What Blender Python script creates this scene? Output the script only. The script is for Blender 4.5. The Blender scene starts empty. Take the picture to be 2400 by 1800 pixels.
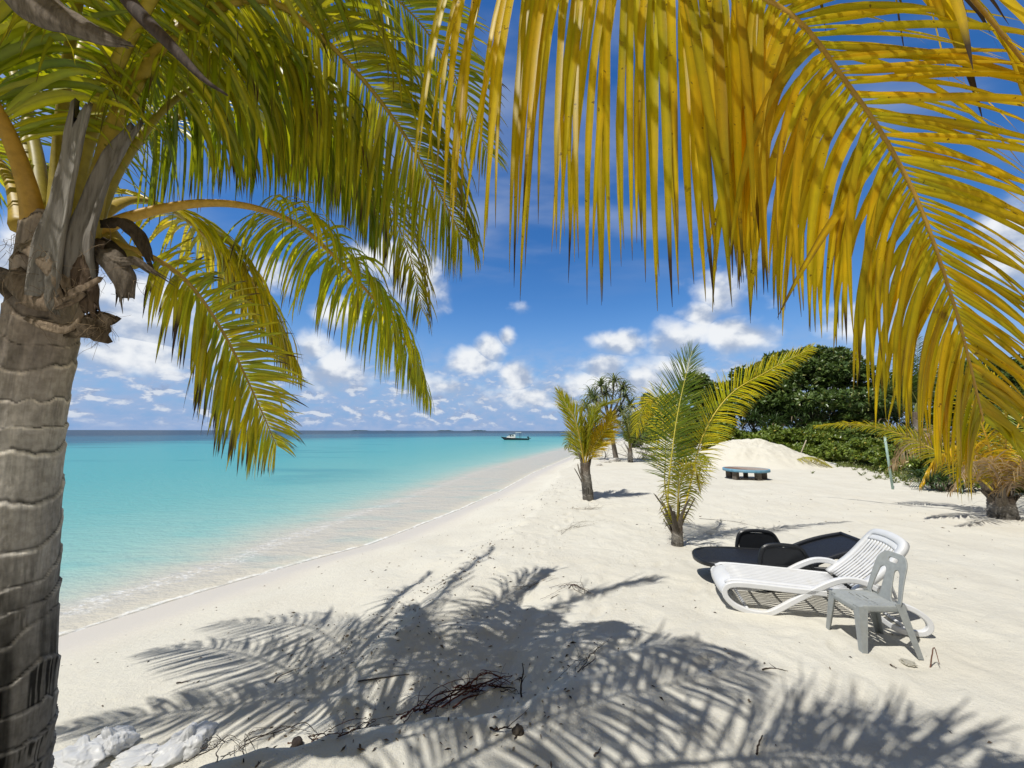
import bpy, bmesh, math, random
import numpy as np
from mathutils import Vector, Matrix
random.seed(7); RNG = np.random.default_rng(11)
SC = bpy.context.scene
COL = SC.collection
PI = math.pi

# ------------------------------------------------------------------ camera
H = 2.0; F = 900.0; PITCH = math.atan(109.5/900.0)
CP, SP = math.cos(PITCH), math.sin(PITCH)
cam = bpy.data.cameras.new('camera'); camo = bpy.data.objects.new('camera', cam); COL.objects.link(camo)
cam.sensor_width = 36.0; cam.lens = 36.0*F/2400.0; cam.clip_start = 0.05; cam.clip_end = 20000
camo.location = (0, 0, H)
camo.rotation_euler = (Matrix.Rotation(PI/2+PITCH, 3, 'X') @ Matrix.Rotation(math.radians(0.12), 3, 'Z')).to_euler()
SC.camera = camo

def ray(px, py):
    u = (px-1200)/F; v = (900-py)/F
    return np.array([u, CP-v*SP, SP+v*CP])
def at(px, py, Y):
    """World point at forward distance Y on the line of sight of a pixel of the 2400x1800 photograph."""
    d = ray(px, py); return np.array([0, 0, H]) + d*(Y/d[1])
def gnd(px, py, z=0.0):
    d = ray(px, py); return np.array([0, 0, H]) + d*((z-H)/d[2])

# ------------------------------------------------------------------ small tools
def smooth(a, b, x):
    t = np.clip((np.asarray(x, float)-a)/(b-a), 0, 1); return t*t*(3-2*t)
def unit(v):
    v = np.asarray(v, float); n = np.linalg.norm(v, axis=-1, keepdims=True); return v/np.maximum(n, 1e-9)
def link(name, me, mats=None, parent=None):
    o = bpy.data.objects.new(name, me); COL.objects.link(o)
    if mats is not None:
        for m in (mats if isinstance(mats, (list, tuple)) else [mats]): me.materials.append(m)
    if parent is not None: o.parent = parent
    return o
def tag(o, label=None, cat=None, group=None, kind=None):
    if label: o['label'] = label
    if cat: o['category'] = cat
    if group: o['group'] = group
    if kind: o['kind'] = kind
    return o
def empty(name, loc=(0, 0, 0), rz=0.0):
    o = bpy.data.objects.new(name, None); COL.objects.link(o); o.location = loc; o.rotation_euler = (0, 0, rz)
    o.empty_display_size = 0.2
    return o

class MB:
    """Collects verts / faces (with colours and material slots); build() links them as ONE mesh object."""
    def __init__(s): s.v = []; s.f = []; s.c = []; s.m = []; s.n = 0
    def add(s, v, f, c=None, m=0):
        v = np.asarray(v, float).reshape(-1, 3)
        s.v.append(v)
        f = [tuple(int(i)+s.n for i in q) for q in f]
        s.f += f; s.m += [m]*len(f)
        if c is None: c = np.ones((len(v), 3))*.5
        c = np.asarray(c, float)
        if c.ndim == 1: c = np.tile(c, (len(v), 1))
        s.c.append(c); s.n += len(v)
    def build(s, name, mats, parent=None, smooth_=True, origin=None):
        me = bpy.data.meshes.new(name)
        v = np.concatenate(s.v)
        if origin is not None: v = v-np.asarray(origin, float)
        me.from_pydata(v.tolist(), [], s.f); me.update()
        a = me.color_attributes.new('col', 'FLOAT_COLOR', 'POINT')
        c = np.concatenate(s.c); a.data.foreach_set('color', np.hstack([c, np.ones((len(c), 1))]).ravel())
        o = link(name, me, mats, parent)
        me.polygons.foreach_set('material_index', np.array(s.m, dtype=np.int32))
        if smooth_: me.polygons.foreach_set('use_smooth', np.ones(len(me.polygons), dtype=bool))
        if origin is not None: o.location = origin
        return o

def catmull(P, n):
    P = np.asarray(P, float); P = np.vstack([2*P[0]-P[1], P, 2*P[-1]-P[-2]])
    out = []
    for i in range(1, len(P)-2):
        p0, p1, p2, p3 = P[i-1], P[i], P[i+1], P[i+2]
        for t in np.linspace(0, 1, 24, endpoint=False):
            out.append(.5*((2*p1)+(-p0+p2)*t+(2*p0-5*p1+4*p2-p3)*t*t+(-p0+3*p1-3*p2+p3)*t**3))
    out.append(P[-2]); out = np.array(out)
    L = np.concatenate([[0], np.cumsum(np.linalg.norm(np.diff(out, axis=0), axis=1))])
    s = np.linspace(0, L[-1], n)
    return np.stack([np.interp(s, L, out[:, k]) for k in range(out.shape[1])], 1), L[-1]
def frames(P, s0=None):
    T = unit(np.gradient(P, axis=0))
    S = np.zeros_like(T)
    s = np.cross(T[0], [0, 0, 1.0]) if s0 is None else np.asarray(s0, float)
    if np.linalg.norm(s) < 1e-4: s = np.array([0, -1.0, 0])
    for i in range(len(P)):
        s = s-T[i]*np.dot(s, T[i]); s = s/max(np.linalg.norm(s), 1e-9); S[i] = s
    return T, S, np.cross(S, T)
def tube(mb, P, R, n=8, col=None, m=0, cap=True, sq=1.0, s0=None):
    P = np.asarray(P, float); R = np.broadcast_to(np.asarray(R, float), (len(P),))
    T, S, N = frames(P, s0)
    a = np.linspace(0, 2*PI, n, endpoint=False)
    V = P[:, None, :]+R[:, None, None]*(np.cos(a)[None, :, None]*S[:, None, :]+sq*np.sin(a)[None, :, None]*N[:, None, :])
    f = []
    for i in range(len(P)-1):
        for j in range(n):
            k = (j+1) % n; f.append((i*n+j, i*n+k, (i+1)*n+k, (i+1)*n+j))
    if cap: f.append(tuple(range(n-1, -1, -1))); f.append(tuple((len(P)-1)*n+j for j in range(n)))
    c = None
    if col is not None:
        col = np.asarray(col, float); c = np.repeat(col, n, axis=0) if col.ndim == 2 else col
    mb.add(V.reshape(-1, 3), f, c, m)
def sweep(mb, P, side, w, h, ch=.25, col=None, m=0, closed=False):
    """Chamfered rectangular bar along P; width w along the fixed direction `side`, height h across it."""
    P = np.asarray(P, float)
    if closed:
        T = unit(np.roll(P, -1, 0)-np.roll(P, 1, 0))
    else:
        T = unit(np.gradient(P, axis=0))
    B = np.tile(unit(np.asarray(side, float)), (len(P), 1)); N = unit(np.cross(B, T))
    w = np.broadcast_to(w, (len(P),)); h = np.broadcast_to(h, (len(P),)); c = ch
    pr = [(-.5, -.5+c), (-.5+c, -.5), (.5-c, -.5), (.5, -.5+c), (.5, .5-c), (.5-c, .5), (-.5+c, .5), (-.5, .5-c)]
    V = np.stack([P+B*(w*x)[:, None]+N*(h*y)[:, None] for x, y in pr], 1)
    n = 8; f = []
    R = len(P) if closed else len(P)-1
    for i in range(R):
        i2 = (i+1) % len(P)
        for j in range(n):
            k = (j+1) % n; f.append((i*n+j, i*n+k, i2*n+k, i2*n+j))
    if not closed: f.append(tuple(range(n-1, -1, -1))); f.append(tuple((len(P)-1)*n+j for j in range(n)))
    mb.add(V.reshape(-1, 3), f, col, m)
def box(mb, c, d, rz=0.0, col=None, m=0, bev=0.0):
    x, y, z = np.asarray(d, float)/2
    b = min(bev, x*.9, y*.9, z*.9)
    if b <= 0:
        V = np.array([[sx*x, sy*y, sz*z] for sz in (-1, 1) for sx, sy in ((-1, -1), (1, -1), (1, 1), (-1, 1))])
        f = [(3, 2, 1, 0), (4, 5, 6, 7), (0, 1, 5, 4), (1, 2, 6, 5), (2, 3, 7, 6), (3, 0, 4, 7)]
    else:
        ring = lambda xx, yy, k: [(-xx+k, -yy), (xx-k, -yy), (xx, -yy+k), (xx, yy-k), (xx-k, yy), (-xx+k, yy), (-xx, yy-k), (-xx, -yy+k)]
        V = []; f = []
        for zz, xx, yy in ((-z, x-b, y-b), (-z+b, x, y), (z-b, x, y), (z, x-b, y-b)): V += [(q[0], q[1], zz) for q in ring(xx, yy, b*.7)]
        for i in range(3):
            for j in range(8): f.append((i*8+j, i*8+(j+1) % 8, (i+1)*8+(j+1) % 8, (i+1)*8+j))
        f += [tuple(range(7, -1, -1)), tuple(24+j for j in range(8))]; V = np.array(V)
    R = np.array([[math.cos(rz), -math.sin(rz), 0], [math.sin(rz), math.cos(rz), 0], [0, 0, 1]])
    mb.add(V@R.T+np.asarray(c, float), f, col, m)

# vectorised value noise
def _h(ix, iy, iz):
    n = (ix*374761393+iy*668265263+iz*2147483647) & 0xffffffff
    n = ((n ^ (n >> 13))*1274126177) & 0xffffffff
    n = n ^ (n >> 16)
    return (n & 0xffff)/65535.0
def vnoise(x, y, z=0.0):
    x, y, z = np.broadcast_arrays(np.asarray(x, float), np.asarray(y, float), np.asarray(z, float))
    ix, iy, iz = (np.floor(q).astype(np.int64) for q in (x, y, z))
    fx, fy, fz = x-ix, y-iy, z-iz
    fx, fy, fz = (q*q*(3-2*q) for q in (fx, fy, fz))
    r = 0
    for dx in (0, 1):
        for dy in (0, 1):
            for dz in (0, 1):
                r = r+_h(ix+dx, iy+dy, iz+dz)*(fx if dx else 1-fx)*(fy if dy else 1-fy)*(fz if dz else 1-fz)
    return r
def fbm(x, y, z=0.0, o=4):
    r = 0; a = .5; s = 1.0
    for i in range(o): r = r+a*vnoise(x*s+17*i, y*s+31*i, np.asarray(z)*s+7*i); a *= .5; s *= 2.03
    return r

# ------------------------------------------------------------------ materials
def newmat(name):
    m = bpy.data.materials.new(name); m.use_nodes = True; nt = m.node_tree; nt.nodes.clear(); return m, nt
class NT:
    def __init__(s, nt): s.t = nt
    def n(s, typ, **kw):
        x = s.t.nodes.new(typ)
        for k, v in kw.items(): setattr(x, k, v)
        return x
    def put(s, sock, v):
        if isinstance(v, bpy.types.NodeSocket): s.t.links.new(v, sock)
        elif v is not None: sock.default_value = v
    def math(s, op, a, b=None, c=None, clamp=False):
        x = s.n('ShaderNodeMath', operation=op); x.use_clamp = clamp
        for i, q in enumerate((a, b, c)): s.put(x.inputs[i], q)
        return x.outputs[0]
    def ss(s, v, lo, hi, a=0.0, b=1.0):
        x = s.n('ShaderNodeMapRange', interpolation_type='SMOOTHSTEP')
        s.put(x.inputs['Value'], v); s.put(x.inputs['From Min'], lo); s.put(x.inputs['From Max'], hi); s.put(x.inputs['To Min'], a); s.put(x.inputs['To Max'], b)
        return x.outputs[0]
    def noise(s, vec=None, scale=5, detail=4, rough=.5, dist=0.0, dim='3D'):
        x = s.n('ShaderNodeTexNoise', noise_dimensions=dim)
        if vec is not None: s.put(x.inputs['Vector'], vec)
        s.put(x.inputs['Scale'], scale); s.put(x.inputs['Detail'], detail); s.put(x.inputs['Roughness'], rough); s.put(x.inputs['Distortion'], dist)
        return x.outputs['Fac']
    def mix(s, f, a, b, mode='MIX'):
        x = s.n('ShaderNodeMix', data_type='RGBA', blend_type=mode)
        s.put(x.inputs['Factor'], f)
        for k, q in (('A', a), ('B', b)):
            sk = [i for i in x.inputs if i.name == k and i.type == 'RGBA'][0]
            s.put(sk, q if isinstance(q, bpy.types.NodeSocket) else (*q[:3], 1.0))
        return [o for o in x.outputs if o.type == 'RGBA'][0]
    def attr(s, name, out='Color'):
        x = s.n('ShaderNodeAttribute'); x.attribute_name = name; return x.outputs[out]
    def mapping(s, vec, scale=(1, 1, 1), loc=(0, 0, 0), rot=(0, 0, 0)):
        x = s.n('ShaderNodeMapping'); s.put(x.inputs['Vector'], vec); x.inputs['Scale'].default_value = scale; x.inputs['Location'].default_value = loc; x.inputs['Rotation'].default_value = rot
        return x.outputs[0]
    def obj(s): return s.n('ShaderNodeTexCoord').outputs['Object']
    def bump(s, h, strength=.3, dist=.01, nrm=None):
        x = s.n('ShaderNodeBump'); s.put(x.inputs['Height'], h); x.inputs['Strength'].default_value = strength; x.inputs['Distance'].default_value = dist
        if nrm is not None: s.put(x.inputs['Normal'], nrm)
        return x.outputs[0]
    def bsdf(s, color, rough=.6, spec=.4, normal=None, **kw):
        x = s.n('ShaderNodeBsdfPrincipled')
        s.put(x.inputs['Base Color'], color if isinstance(color, bpy.types.NodeSocket) else (*color[:3], 1.0))
        s.put(x.inputs['Roughness'], rough); s.put(x.inputs['Specular IOR Level'], spec)
        if normal is not None: s.put(x.inputs['Normal'], normal)
        for k, v in kw.items(): s.put(x.inputs[k], v)
        return x.outputs[0]
    def out(s, sh):
        o = s.n('ShaderNodeOutputMaterial'); s.t.links.new(sh, o.inputs['Surface'])

def mat_leaf(name, trans=.45, rough=.42, spec=.4, streak=40, tmul=(1.1, 1.02, .6), spots=0.0):
    m, nt = newmat(name); k = NT(nt); o = k.obj()
    c = k.attr('col'); nz = k.noise(o, streak, 3)
    c2 = k.mix(k.math('MULTIPLY', nz, .38), c, k.mix(1.0, c, (.45, .45, .45), 'MULTIPLY'))
    if spots:
        c2 = k.mix(k.ss(k.noise(o, 3.5, 3, .6), .46, .66, 0, .42), c2, k.mix(1.0, c2, (.62, .86, .9), 'MULTIPLY'))
        c2 = k.mix(k.math('MULTIPLY', k.ss(k.math('ADD', k.noise(o, 46, 3, .6), k.math('MULTIPLY', k.math('SUBTRACT', k.noise(o, 4, 2), .5), .25)), .68, .73), spots), c2, (.10, .05, .015))
        c2 = k.mix(k.math('MULTIPLY', k.ss(k.noise(o, 11, 4, .6), .655, .70), spots*.7), c2, (.22, .11, .02))
    p = k.bsdf(c2, rough, spec)
    t = k.n('ShaderNodeBsdfTranslucent'); k.put(t.inputs['Color'], k.mix(1.0, c2, tmul, 'MULTIPLY'))
    x = k.n('ShaderNodeMixShader'); x.inputs[0].default_value = trans
    nt.links.new(p, x.inputs[1]); nt.links.new(t.outputs[0], x.inputs[2]); k.out(x.outputs[0]); return m
def mat_attr(name, rough=.7, spec=.3, var=.5, scale=(20, 20, 20), bump=.3, bdist=.004, nscale=1.0, detail=5):
    """Colour from the mesh, broken up by a stretched noise, with a matching bump."""
    m, nt = newmat(name); k = NT(nt)
    c = k.attr('col'); nz = k.noise(k.mapping(k.obj(), scale), nscale, detail, .6)
    c2 = k.mix(k.ss(nz, .35, .7, 0.0, var), c, k.mix(1.0, c, (.35, .33, .3), 'MULTIPLY'))
    k.out(k.bsdf(c2, rough, spec, k.bump(nz, bump, bdist))); return m
def mat_plain(name, col, rough=.5, spec=.4, var=.12, scale=12, bump=.05, bdist=.002, dirt=None):
    m, nt = newmat(name); k = NT(nt); o = k.obj()
    nz = k.noise(o, scale, 5, .6)
    c = k.mix(k.ss(nz, .3, .75), col, tuple(q*(1-var) for q in col))
    if dirt: c = k.mix(k.ss(k.noise(o, scale*.4, 6, .65), .52, .75, 0, .6), c, dirt)
    k.out(k.bsdf(c, k.ss(nz, .2, .8, rough*.85, min(1, rough*1.15)), spec, k.bump(k.noise(o, scale*8, 3), bump, bdist))); return m

M_LEAF = mat_leaf('palm_leaf', .54, .34, .55, 40, (1.15, 1.05, .6), .35)
M_YLEAF = mat_leaf('yellow_palm_leaf', .62, .45, .3, 40, (1.12, 1.08, .8), .8)
M_TREELEAF = mat_leaf('broad_leaf', .25, .35, .5, 8)
M_RACHIS = mat_attr('palm_rib', .5, .35, .35, (30, 30, 30), .1)
M_BARK = mat_attr('palm_bark', .9, .15, .4, (30, 30, 30), .5, .004)
M_DEAD = mat_attr('dead_palm_fibre', .9, .1, .75, (60, 60, 14), .6, .006)
M_WOOD = mat_attr('driftwood', .85, .15, .6, (40, 40, 40), .4)
M_STRIPE = mat_attr('dead_sheath', .85, .15, .7, (70, 70, 5), .5, .006)

# ------------------------------------------------------------------ world: sky with clouds
SUN = unit([-.40, -.36, 1.0]); EL = math.asin(SUN[2]); AZ = math.atan2(SUN[0], SUN[1])
W = bpy.data.worlds.new('World'); SC.world = W; W.use_nodes = True
def build_world():
    nt = W.node_tree; nt.nodes.clear(); k = NT(nt)
    sky = k.n('ShaderNodeTexSky', sky_type='NISHITA'); sky.sun_disc = False; sky.sun_elevation = EL; sky.sun_rotation = AZ
    sky.altitude = 0; sky.air_density = 1.0; sky.dust_density = .25; sky.ozone_density = 2.2
    hs = k.n('ShaderNodeHueSaturation'); nt.links.new(sky.outputs[0], hs.inputs['Color']); hs.inputs['Saturation'].default_value = SKY_SAT; hs.inputs['Value'].default_value = SKY_VAL
    hs.inputs['Hue'].default_value = .508
    D = k.n('ShaderNodeTexCoord').outputs['Generated']
    sx = k.n('ShaderNodeSeparateXYZ'); nt.links.new(D, sx.inputs[0]); x, y, z = sx.outputs
    az = k.math('ARCTAN2', x, y); el = k.math('ARCSINE', z)
    g = bpy.data.node_groups.new('cloud_puff', 'ShaderNodeTree')
    for nm in ('az', 'el', 'a0', 'e0', 'ra', 're', 'amp', 'v', 'h'): g.interface.new_socket(nm, in_out='INPUT', socket_type='NodeSocketFloat')
    for nm in ('v', 'h'): g.interface.new_socket(nm, in_out='OUTPUT', socket_type='NodeSocketFloat')
    q = NT(g); gi = q.n('NodeGroupInput'); go = q.n('NodeGroupOutput'); I = gi.outputs
    dx = q.math('DIVIDE', q.math('SUBTRACT', I['az'], I['a0']), I['ra']); dy = q.math('DIVIDE', q.math('SUBTRACT', I['el'], I['e0']), I['re'])
    val = q.math('MULTIPLY', q.math('SUBTRACT', 1.0, q.math('SQRT', q.math('ADD', q.math('MULTIPLY', dx, dx), q.math('MULTIPLY', dy, dy)))), I['amp'])
    gt = q.math('GREATER_THAN', val, I['v'])
    q.put(go.inputs['v'], q.math('MAXIMUM', val, I['v']))
    q.put(go.inputs['h'], q.math('ADD', q.math('MULTIPLY', gt, dy), q.math('MULTIPLY', q.math('SUBTRACT', 1.0, gt), I['h'])))
    v, h = -1.0, 0.0
    for px, py, rx, ry, amp in CLOUDS:
        d = ray(px, py); d = d/np.linalg.norm(d); a0 = math.atan2(d[0], d[1]); e0 = math.asin(d[2])
        sc = 1/(F*(1+((px-1200)/F)**2)); scy = 1/(F*(1+((900-py)/F)**2))
        n = k.n('ShaderNodeGroup'); n.node_tree = g
        for nm, vv in zip(('az', 'el', 'a0', 'e0', 'ra', 're', 'amp', 'v', 'h'), (az, el, a0, e0, rx*sc*1.0, ry*scy, amp, v, h)): k.put(n.inputs[nm], vv)
        v, h = n.outputs
    cmb = k.n('ShaderNodeCombineXYZ'); k.put(cmb.inputs[0], az); k.put(cmb.inputs[1], k.math('MULTIPLY', el, 1.25)); A = cmb.outputs[0]
    n1 = k.noise(A, 9.5, 8, .5, .1); n2 = k.noise(k.mapping(A, loc=(-.014, -.026, 0)), 9.5, 8, .5, .1)
    dens = k.math('ADD', v, k.math('MULTIPLY', k.math('SUBTRACT', n1, .53), 1.5))
    cov = k.ss(dens, .0, .62)
    lit = k.math('ADD', k.math('MULTIPLY', k.math('SUBTRACT', n1, n2), 3.2), k.math('ADD', .52, k.math('MULTIPLY', h, .38)))
    # low banks of small puffs towards the horizon
    cmb2 = k.n('ShaderNodeCombineXYZ'); k.put(cmb2.inputs[0], az); k.put(cmb2.inputs[1], k.math('MULTIPLY', el, 2.0)); B = cmb2.outputs[0]
    b1 = k.noise(B, 22, 8, .58, .2); b2 = k.noise(k.mapping(B, loc=(-.006, -.016, 0)), 22, 8, .58, .2)
    bl = k.noise(B, 5, 2, .5)
    band = k.math('MULTIPLY', k.ss(el, .0, .03), k.ss(el, .10, .19, 1.0, 0.0))
    thr = k.math('SUBTRACT', .615, k.math('MULTIPLY', bl, .22))
    cov2 = k.math('MULTIPLY', k.ss(b1, thr, k.math('ADD', thr, .12)), band)
    lit2 = k.math('ADD', .5, k.math('MULTIPLY', k.math('SUBTRACT', b1, b2), 4.5))
    veil = k.math('MULTIPLY', k.math('MULTIPLY', k.ss(b1, .32, .60), k.ss(el, .26, .08)), .72)
    # high thin streaks
    pz = k.math('ADD', z, .12); cmb3 = k.n('ShaderNodeCombineXYZ'); k.put(cmb3.inputs[0], k.math('DIVIDE', x, pz)); k.put(cmb3.inputs[1], k.math('DIVIDE', y, pz))
    c1 = k.noise(k.mapping(cmb3.outputs[0], (1.3, 2.6, 1), rot=(0, 0, .35)), 1.1, 7, .5, .25)
    cir = k.math('MULTIPLY', k.math('MULTIPLY', k.ss(c1, .40, .72), k.ss(el, .30, .52)), .66)
    col = k.mix(k.math('MULTIPLY', k.ss(el, .34, .0), .93), hs.outputs[0], HORIZ)
    col = k.mix(cir, col, CIRRUS)
    col = k.mix(veil, col, VEIL)
    col = k.mix(cov2, col, k.mix(k.ss(lit2, .25, .9), PUFF_D, PUFF_L))
    col = k.mix(k.math('MULTIPLY', cov, .96), col, k.mix(k.ss(lit, .12, .85), CUM_D, CUM_L))
    # grey veil added overhead and behind, unseen; takes blue light out of shadows
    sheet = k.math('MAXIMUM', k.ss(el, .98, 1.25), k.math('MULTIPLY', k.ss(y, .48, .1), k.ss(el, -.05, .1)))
    col = k.mix(k.math('MULTIPLY', sheet, .9), col, k.mix(k.noise(D, 3, 5), ADDED_VEIL_D, ADDED_VEIL_L))
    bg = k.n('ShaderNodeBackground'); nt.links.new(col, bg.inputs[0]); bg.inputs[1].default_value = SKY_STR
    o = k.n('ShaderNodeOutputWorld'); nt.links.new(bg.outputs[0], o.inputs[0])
    if hasattr(W, 'cycles'): W.cycles.sampling_method = 'MANUAL'; W.cycles.sample_map_resolution = 512
SKY_STR = .10; SKY_SAT = 1.36; SKY_VAL = 1.42; HORIZ = (2.05, 3.75, 6.9); ADDED_VEIL_D = (.85, .80, .73); ADDED_VEIL_L = (1.45, 1.36, 1.22)
# colours are radiances before the background strength
CUM_L = (9.0, 9.2, 9.4); CUM_D = (3.9, 4.7, 6.2); PUFF_L = (6.6, 7.2, 8.2); PUFF_D = (2.9, 3.9, 5.9); VEIL = (3.7, 4.7, 6.9); CIRRUS = (3.6, 4.4, 6.3)
CLOUDS = [  # px, py, rx, ry, amplitude, in the photograph's pixels
    (970, 650, 110, 110, 1.0), (900, 610, 130, 80, .8), (800, 740, 80, 46, .7),
    (640, 650, 80, 60, .7), (330, 730, 210, 110, 1.0), (300, 830, 200, 60, .9), (470, 800, 150, 60, .7), (20, 610, 90, 90, 1.0), (230, 700, 120, 90, .8),
    (730, 815, 66, 50, .9), (792, 872, 100, 58, 1.0), (1110, 852, 95, 46, 1.0), (1150, 822, 52, 56, .95), (1186, 790, 30, 34, .85),
    (1212, 882, 58, 54, 1.0), (1448, 802, 90, 44, 1.0), (1600, 792, 110, 56, 1.0), (1720, 785, 120, 56, 1.0), (1640, 735, 70, 50, .8), (1700, 690, 140, 80, .72), (1740, 640, 90, 60, .42),
    (1350, 905, 190, 50, .72), (1490, 890, 170, 60, .82), (1420, 858, 80, 48, .9), (1570, 870, 100, 50, .75), (1240, 930, 170, 40, .7), (1060, 905, 130, 36, .62), (1640, 900, 110, 50, .7),
    (2110, 700, 90, 120, .7), (2390, 560, 130, 110, 1.0), (2000, 760, 90, 60, .5), (1230, 720, 40, 26, .35)]
build_world()

sun = bpy.data.lights.new('sun', 'SUN'); sun.energy = 4.4; sun.angle = math.radians(.53); sun.color = (1.0, .965, .90)
suno = bpy.data.objects.new('sun', sun); COL.objects.link(suno); suno.rotation_euler = Vector(SUN).to_track_quat('Z', 'Y').to_euler(); suno.location = (-8, -7, 20)
SC.view_settings.view_transform = 'Standard'; SC.view_settings.look = 'None'; SC.view_settings.exposure = 0.0; SC.view_settings.gamma = 1.0
try: SC.cycles.use_denoising = True; SC.cycles.max_bounces = 8; SC.cycles.transparent_max_bounces = 12; SC.cycles.sample_clamp_indirect = 6
except Exception: pass

# ------------------------------------------------------------------ terrain
SEA = -1.06
SHORE = np.array([(-30, -300), (-12, -40), (-9.6, -4), (-8.4, 2.5), (-6.75, 6.07), (-6.0, 7.53), (-4.9, 9.3), (-3.75, 10.9), (-1.99, 15.4), (-.44, 20.3), (1.53, 28.2), (3.93, 36), (8.2, 49.8), (16, 75), (45, 150), (140, 400), (9000, 12000)], float)
CREST_W = ([-50, 0, 5, 7.5, 13.6, 22, 40, 80], [6.5, 6.3, 5.6, 4.9, 3.4, 2.8, 4.0, 6])
def shore_dist(x, y):
    """Signed distance to the waterline, positive on land."""
    x = np.asarray(x, float); y = np.asarray(y, float)
    best = np.full(x.shape, 1e18); sg = np.zeros(x.shape)
    for (x0, y0), (x1, y1) in zip(SHORE[:-1], SHORE[1:]):
        dx, dy = x1-x0, y1-y0; L2 = dx*dx+dy*dy
        t = np.clip(((x-x0)*dx+(y-y0)*dy)/L2, 0, 1)
        ex, ey = x-(x0+t*dx), y-(y0+t*dy); d = ex*ex+ey*ey
        s = np.sign(ex*dy-ey*dx)
        c = d < best; best = np.where(c, d, best); sg = np.where(c, s, sg)
    return np.sqrt(best)*sg
SCARP = np.array([(-2.6, -3), (-2.35, .8), (-2.2, 2.0), (-1.79, 2.5), (-1.35, 2.7), (-.87, 2.87), (-.59, 2.9), (-.3, 2.93), (.09, 3.03), (.45, 3.3), (.95, 3.7), (2.2, 4.4), (6, 6)], float)
def scarp_dist(x, y):
    x = np.asarray(x, float); y = np.asarray(y, float)
    best = np.full(x.shape, 1e18); sg = np.zeros(x.shape)
    for (x0, y0), (x1, y1) in zip(SCARP[:-1], SCARP[1:]):
        dx, dy = x1-x0, y1-y0; t = np.clip(((x-x0)*dx+(y-y0)*dy)/(dx*dx+dy*dy), 0, 1)
        ex, ey = x-(x0+t*dx), y-(y0+t*dy); d = ex*ex+ey*ey; s = np.sign(-(ex*dy-ey*dx))
        c = d < best; best = np.where(c, d, best); sg = np.where(c, s, sg)
    return np.sqrt(best)*sg     # positive beyond (seaward of) the little scarp
def walk(x, y, a, n, R):
    out = []
    for i in range(n):
        sd = .09*(1 if i % 2 else -1); out.append((x-math.sin(a)*sd, y+math.cos(a)*sd, a+R.normal(0, .15), R.uniform(.010, .026))); a += R.normal(0, .09); st = R.uniform(.55, .72); x += math.cos(a)*st; y += math.sin(a)*st
    return out
FR_ = np.random.default_rng(91); FEET = []
for w_ in ((.9, 4.6, .9, 12), (1.6, 3.6, .5, 9), (1.9, 9.5, 1.1, 12), (4.6, 5.2, 1.3, 14), (2.6, 3.2, .9, 7), (3.6, 9, .3, 12), (.4, 6.6, 1.25, 14), (5.4, 4.0, 2.2, 9), (1.2, 12, 1.2, 14), (7.5, 9, 2.6, 12)): FEET += walk(*w_, FR_)
FEET += [(FR_.uniform(-.4, 6.5), FR_.uniform(2.6, 11), FR_.uniform(0, 6.3), FR_.uniform(.004, .014)) for _ in range(110)]
def terrain(x, y, fine=True):
    x = np.array(x, float); y = np.array(y, float)
    s = shore_dist(x, y)
    w = np.interp(y, *CREST_W)
    wob = (fbm(x*.35, y*.35, 3.1, 3)-.44)*1.6
    t = (s+wob*smooth(.8, 3, s))/w
    land = SEA+1.02*np.where(t < 1, np.clip(t, 0, 1)*(1.06-.06*np.clip(t, 0, 1)), 1.0)
    k = smooth(.86, 1.12, t); land = land*(1-k)+(SEA+1.02+.04)*k
    sea = np.maximum(SEA+.11*s-.0006*s*s*0, SEA-2.6)
    z = np.where(s > 0, land, sea)
    z = z-.13*smooth(1.06, .985, t+.10*(fbm(x*1.7, y*1.7, 8.0, 3)-.44))*smooth(.55, .9, t)*(s > 0)
    # the camera's own low dune, with a hollow behind its edge
    d = scarp_dist(x, y)
    z = z-.30*smooth(-.02, .25, d)*smooth(2.6, .3, d)*smooth(.75, -.5, x)*smooth(-4.2, -2.3, x)*smooth(.2, 1.5, y)
    edge = smooth(.14, -.05, d+(fbm(x*3, y*3, 0, 3)-.44)*.35)
    z = np.where((edge > 0) & (s > 0), np.maximum(z, z*(1-edge)+(.03)*edge*smooth(3.5, 1.5, x)+z*edge*(1-smooth(3.5, 1.5, x))), z)
    # gentle swells inland
    inl = smooth(.95, 1.4, t)
    z = z+inl*((fbm(x*.22, y*.22, 9.0, 3)-.44)*.22)*smooth(0, 6, y)+inl*smooth(14, 40, x)*.3
    if fine:
        near = smooth(45, 8, np.hypot(x, y))
        dry = smooth(.55, 1.0, t)
        z = z+near*dry*((fbm(x*2.3, y*2.3, 1.0, 3)-.44)*.075+(vnoise(x*7, y*7, 2.0)-.5)*.016)
        hol = smooth(3.2, .2, d)*smooth(.9, -.3, x)*smooth(-.1, .3, d)
        z = z+hol*near*(fbm(x*3.6, y*3.6, 5.0, 3)-.44)*.10
        for fx, fy, fa, fd in FEET:
            m = (np.abs(x-fx) < .35) & (np.abs(y-fy) < .35)
            if m.any():
                dx, dy = x[m]-fx, y[m]-fy; c_, s_ = math.cos(fa), math.sin(fa); q = np.sqrt(((dx*c_+dy*s_)/.15)**2+((dy*c_-dx*s_)/.065)**2)
                z[m] = z[m]+fd*(-np.exp(-q**2*1.1)+.45*np.exp(-((q-1.55)/.45)**2))
        rill = smooth(.2, .9, t)*smooth(1.15, .8, t)
        z = z+near*rill*(vnoise(x*1.1+y*.5, y*1.1, 4.0)-.5)*.06
    return z
def th(x, y): return float(terrain(np.array([x]), np.array([y]))[0])
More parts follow.
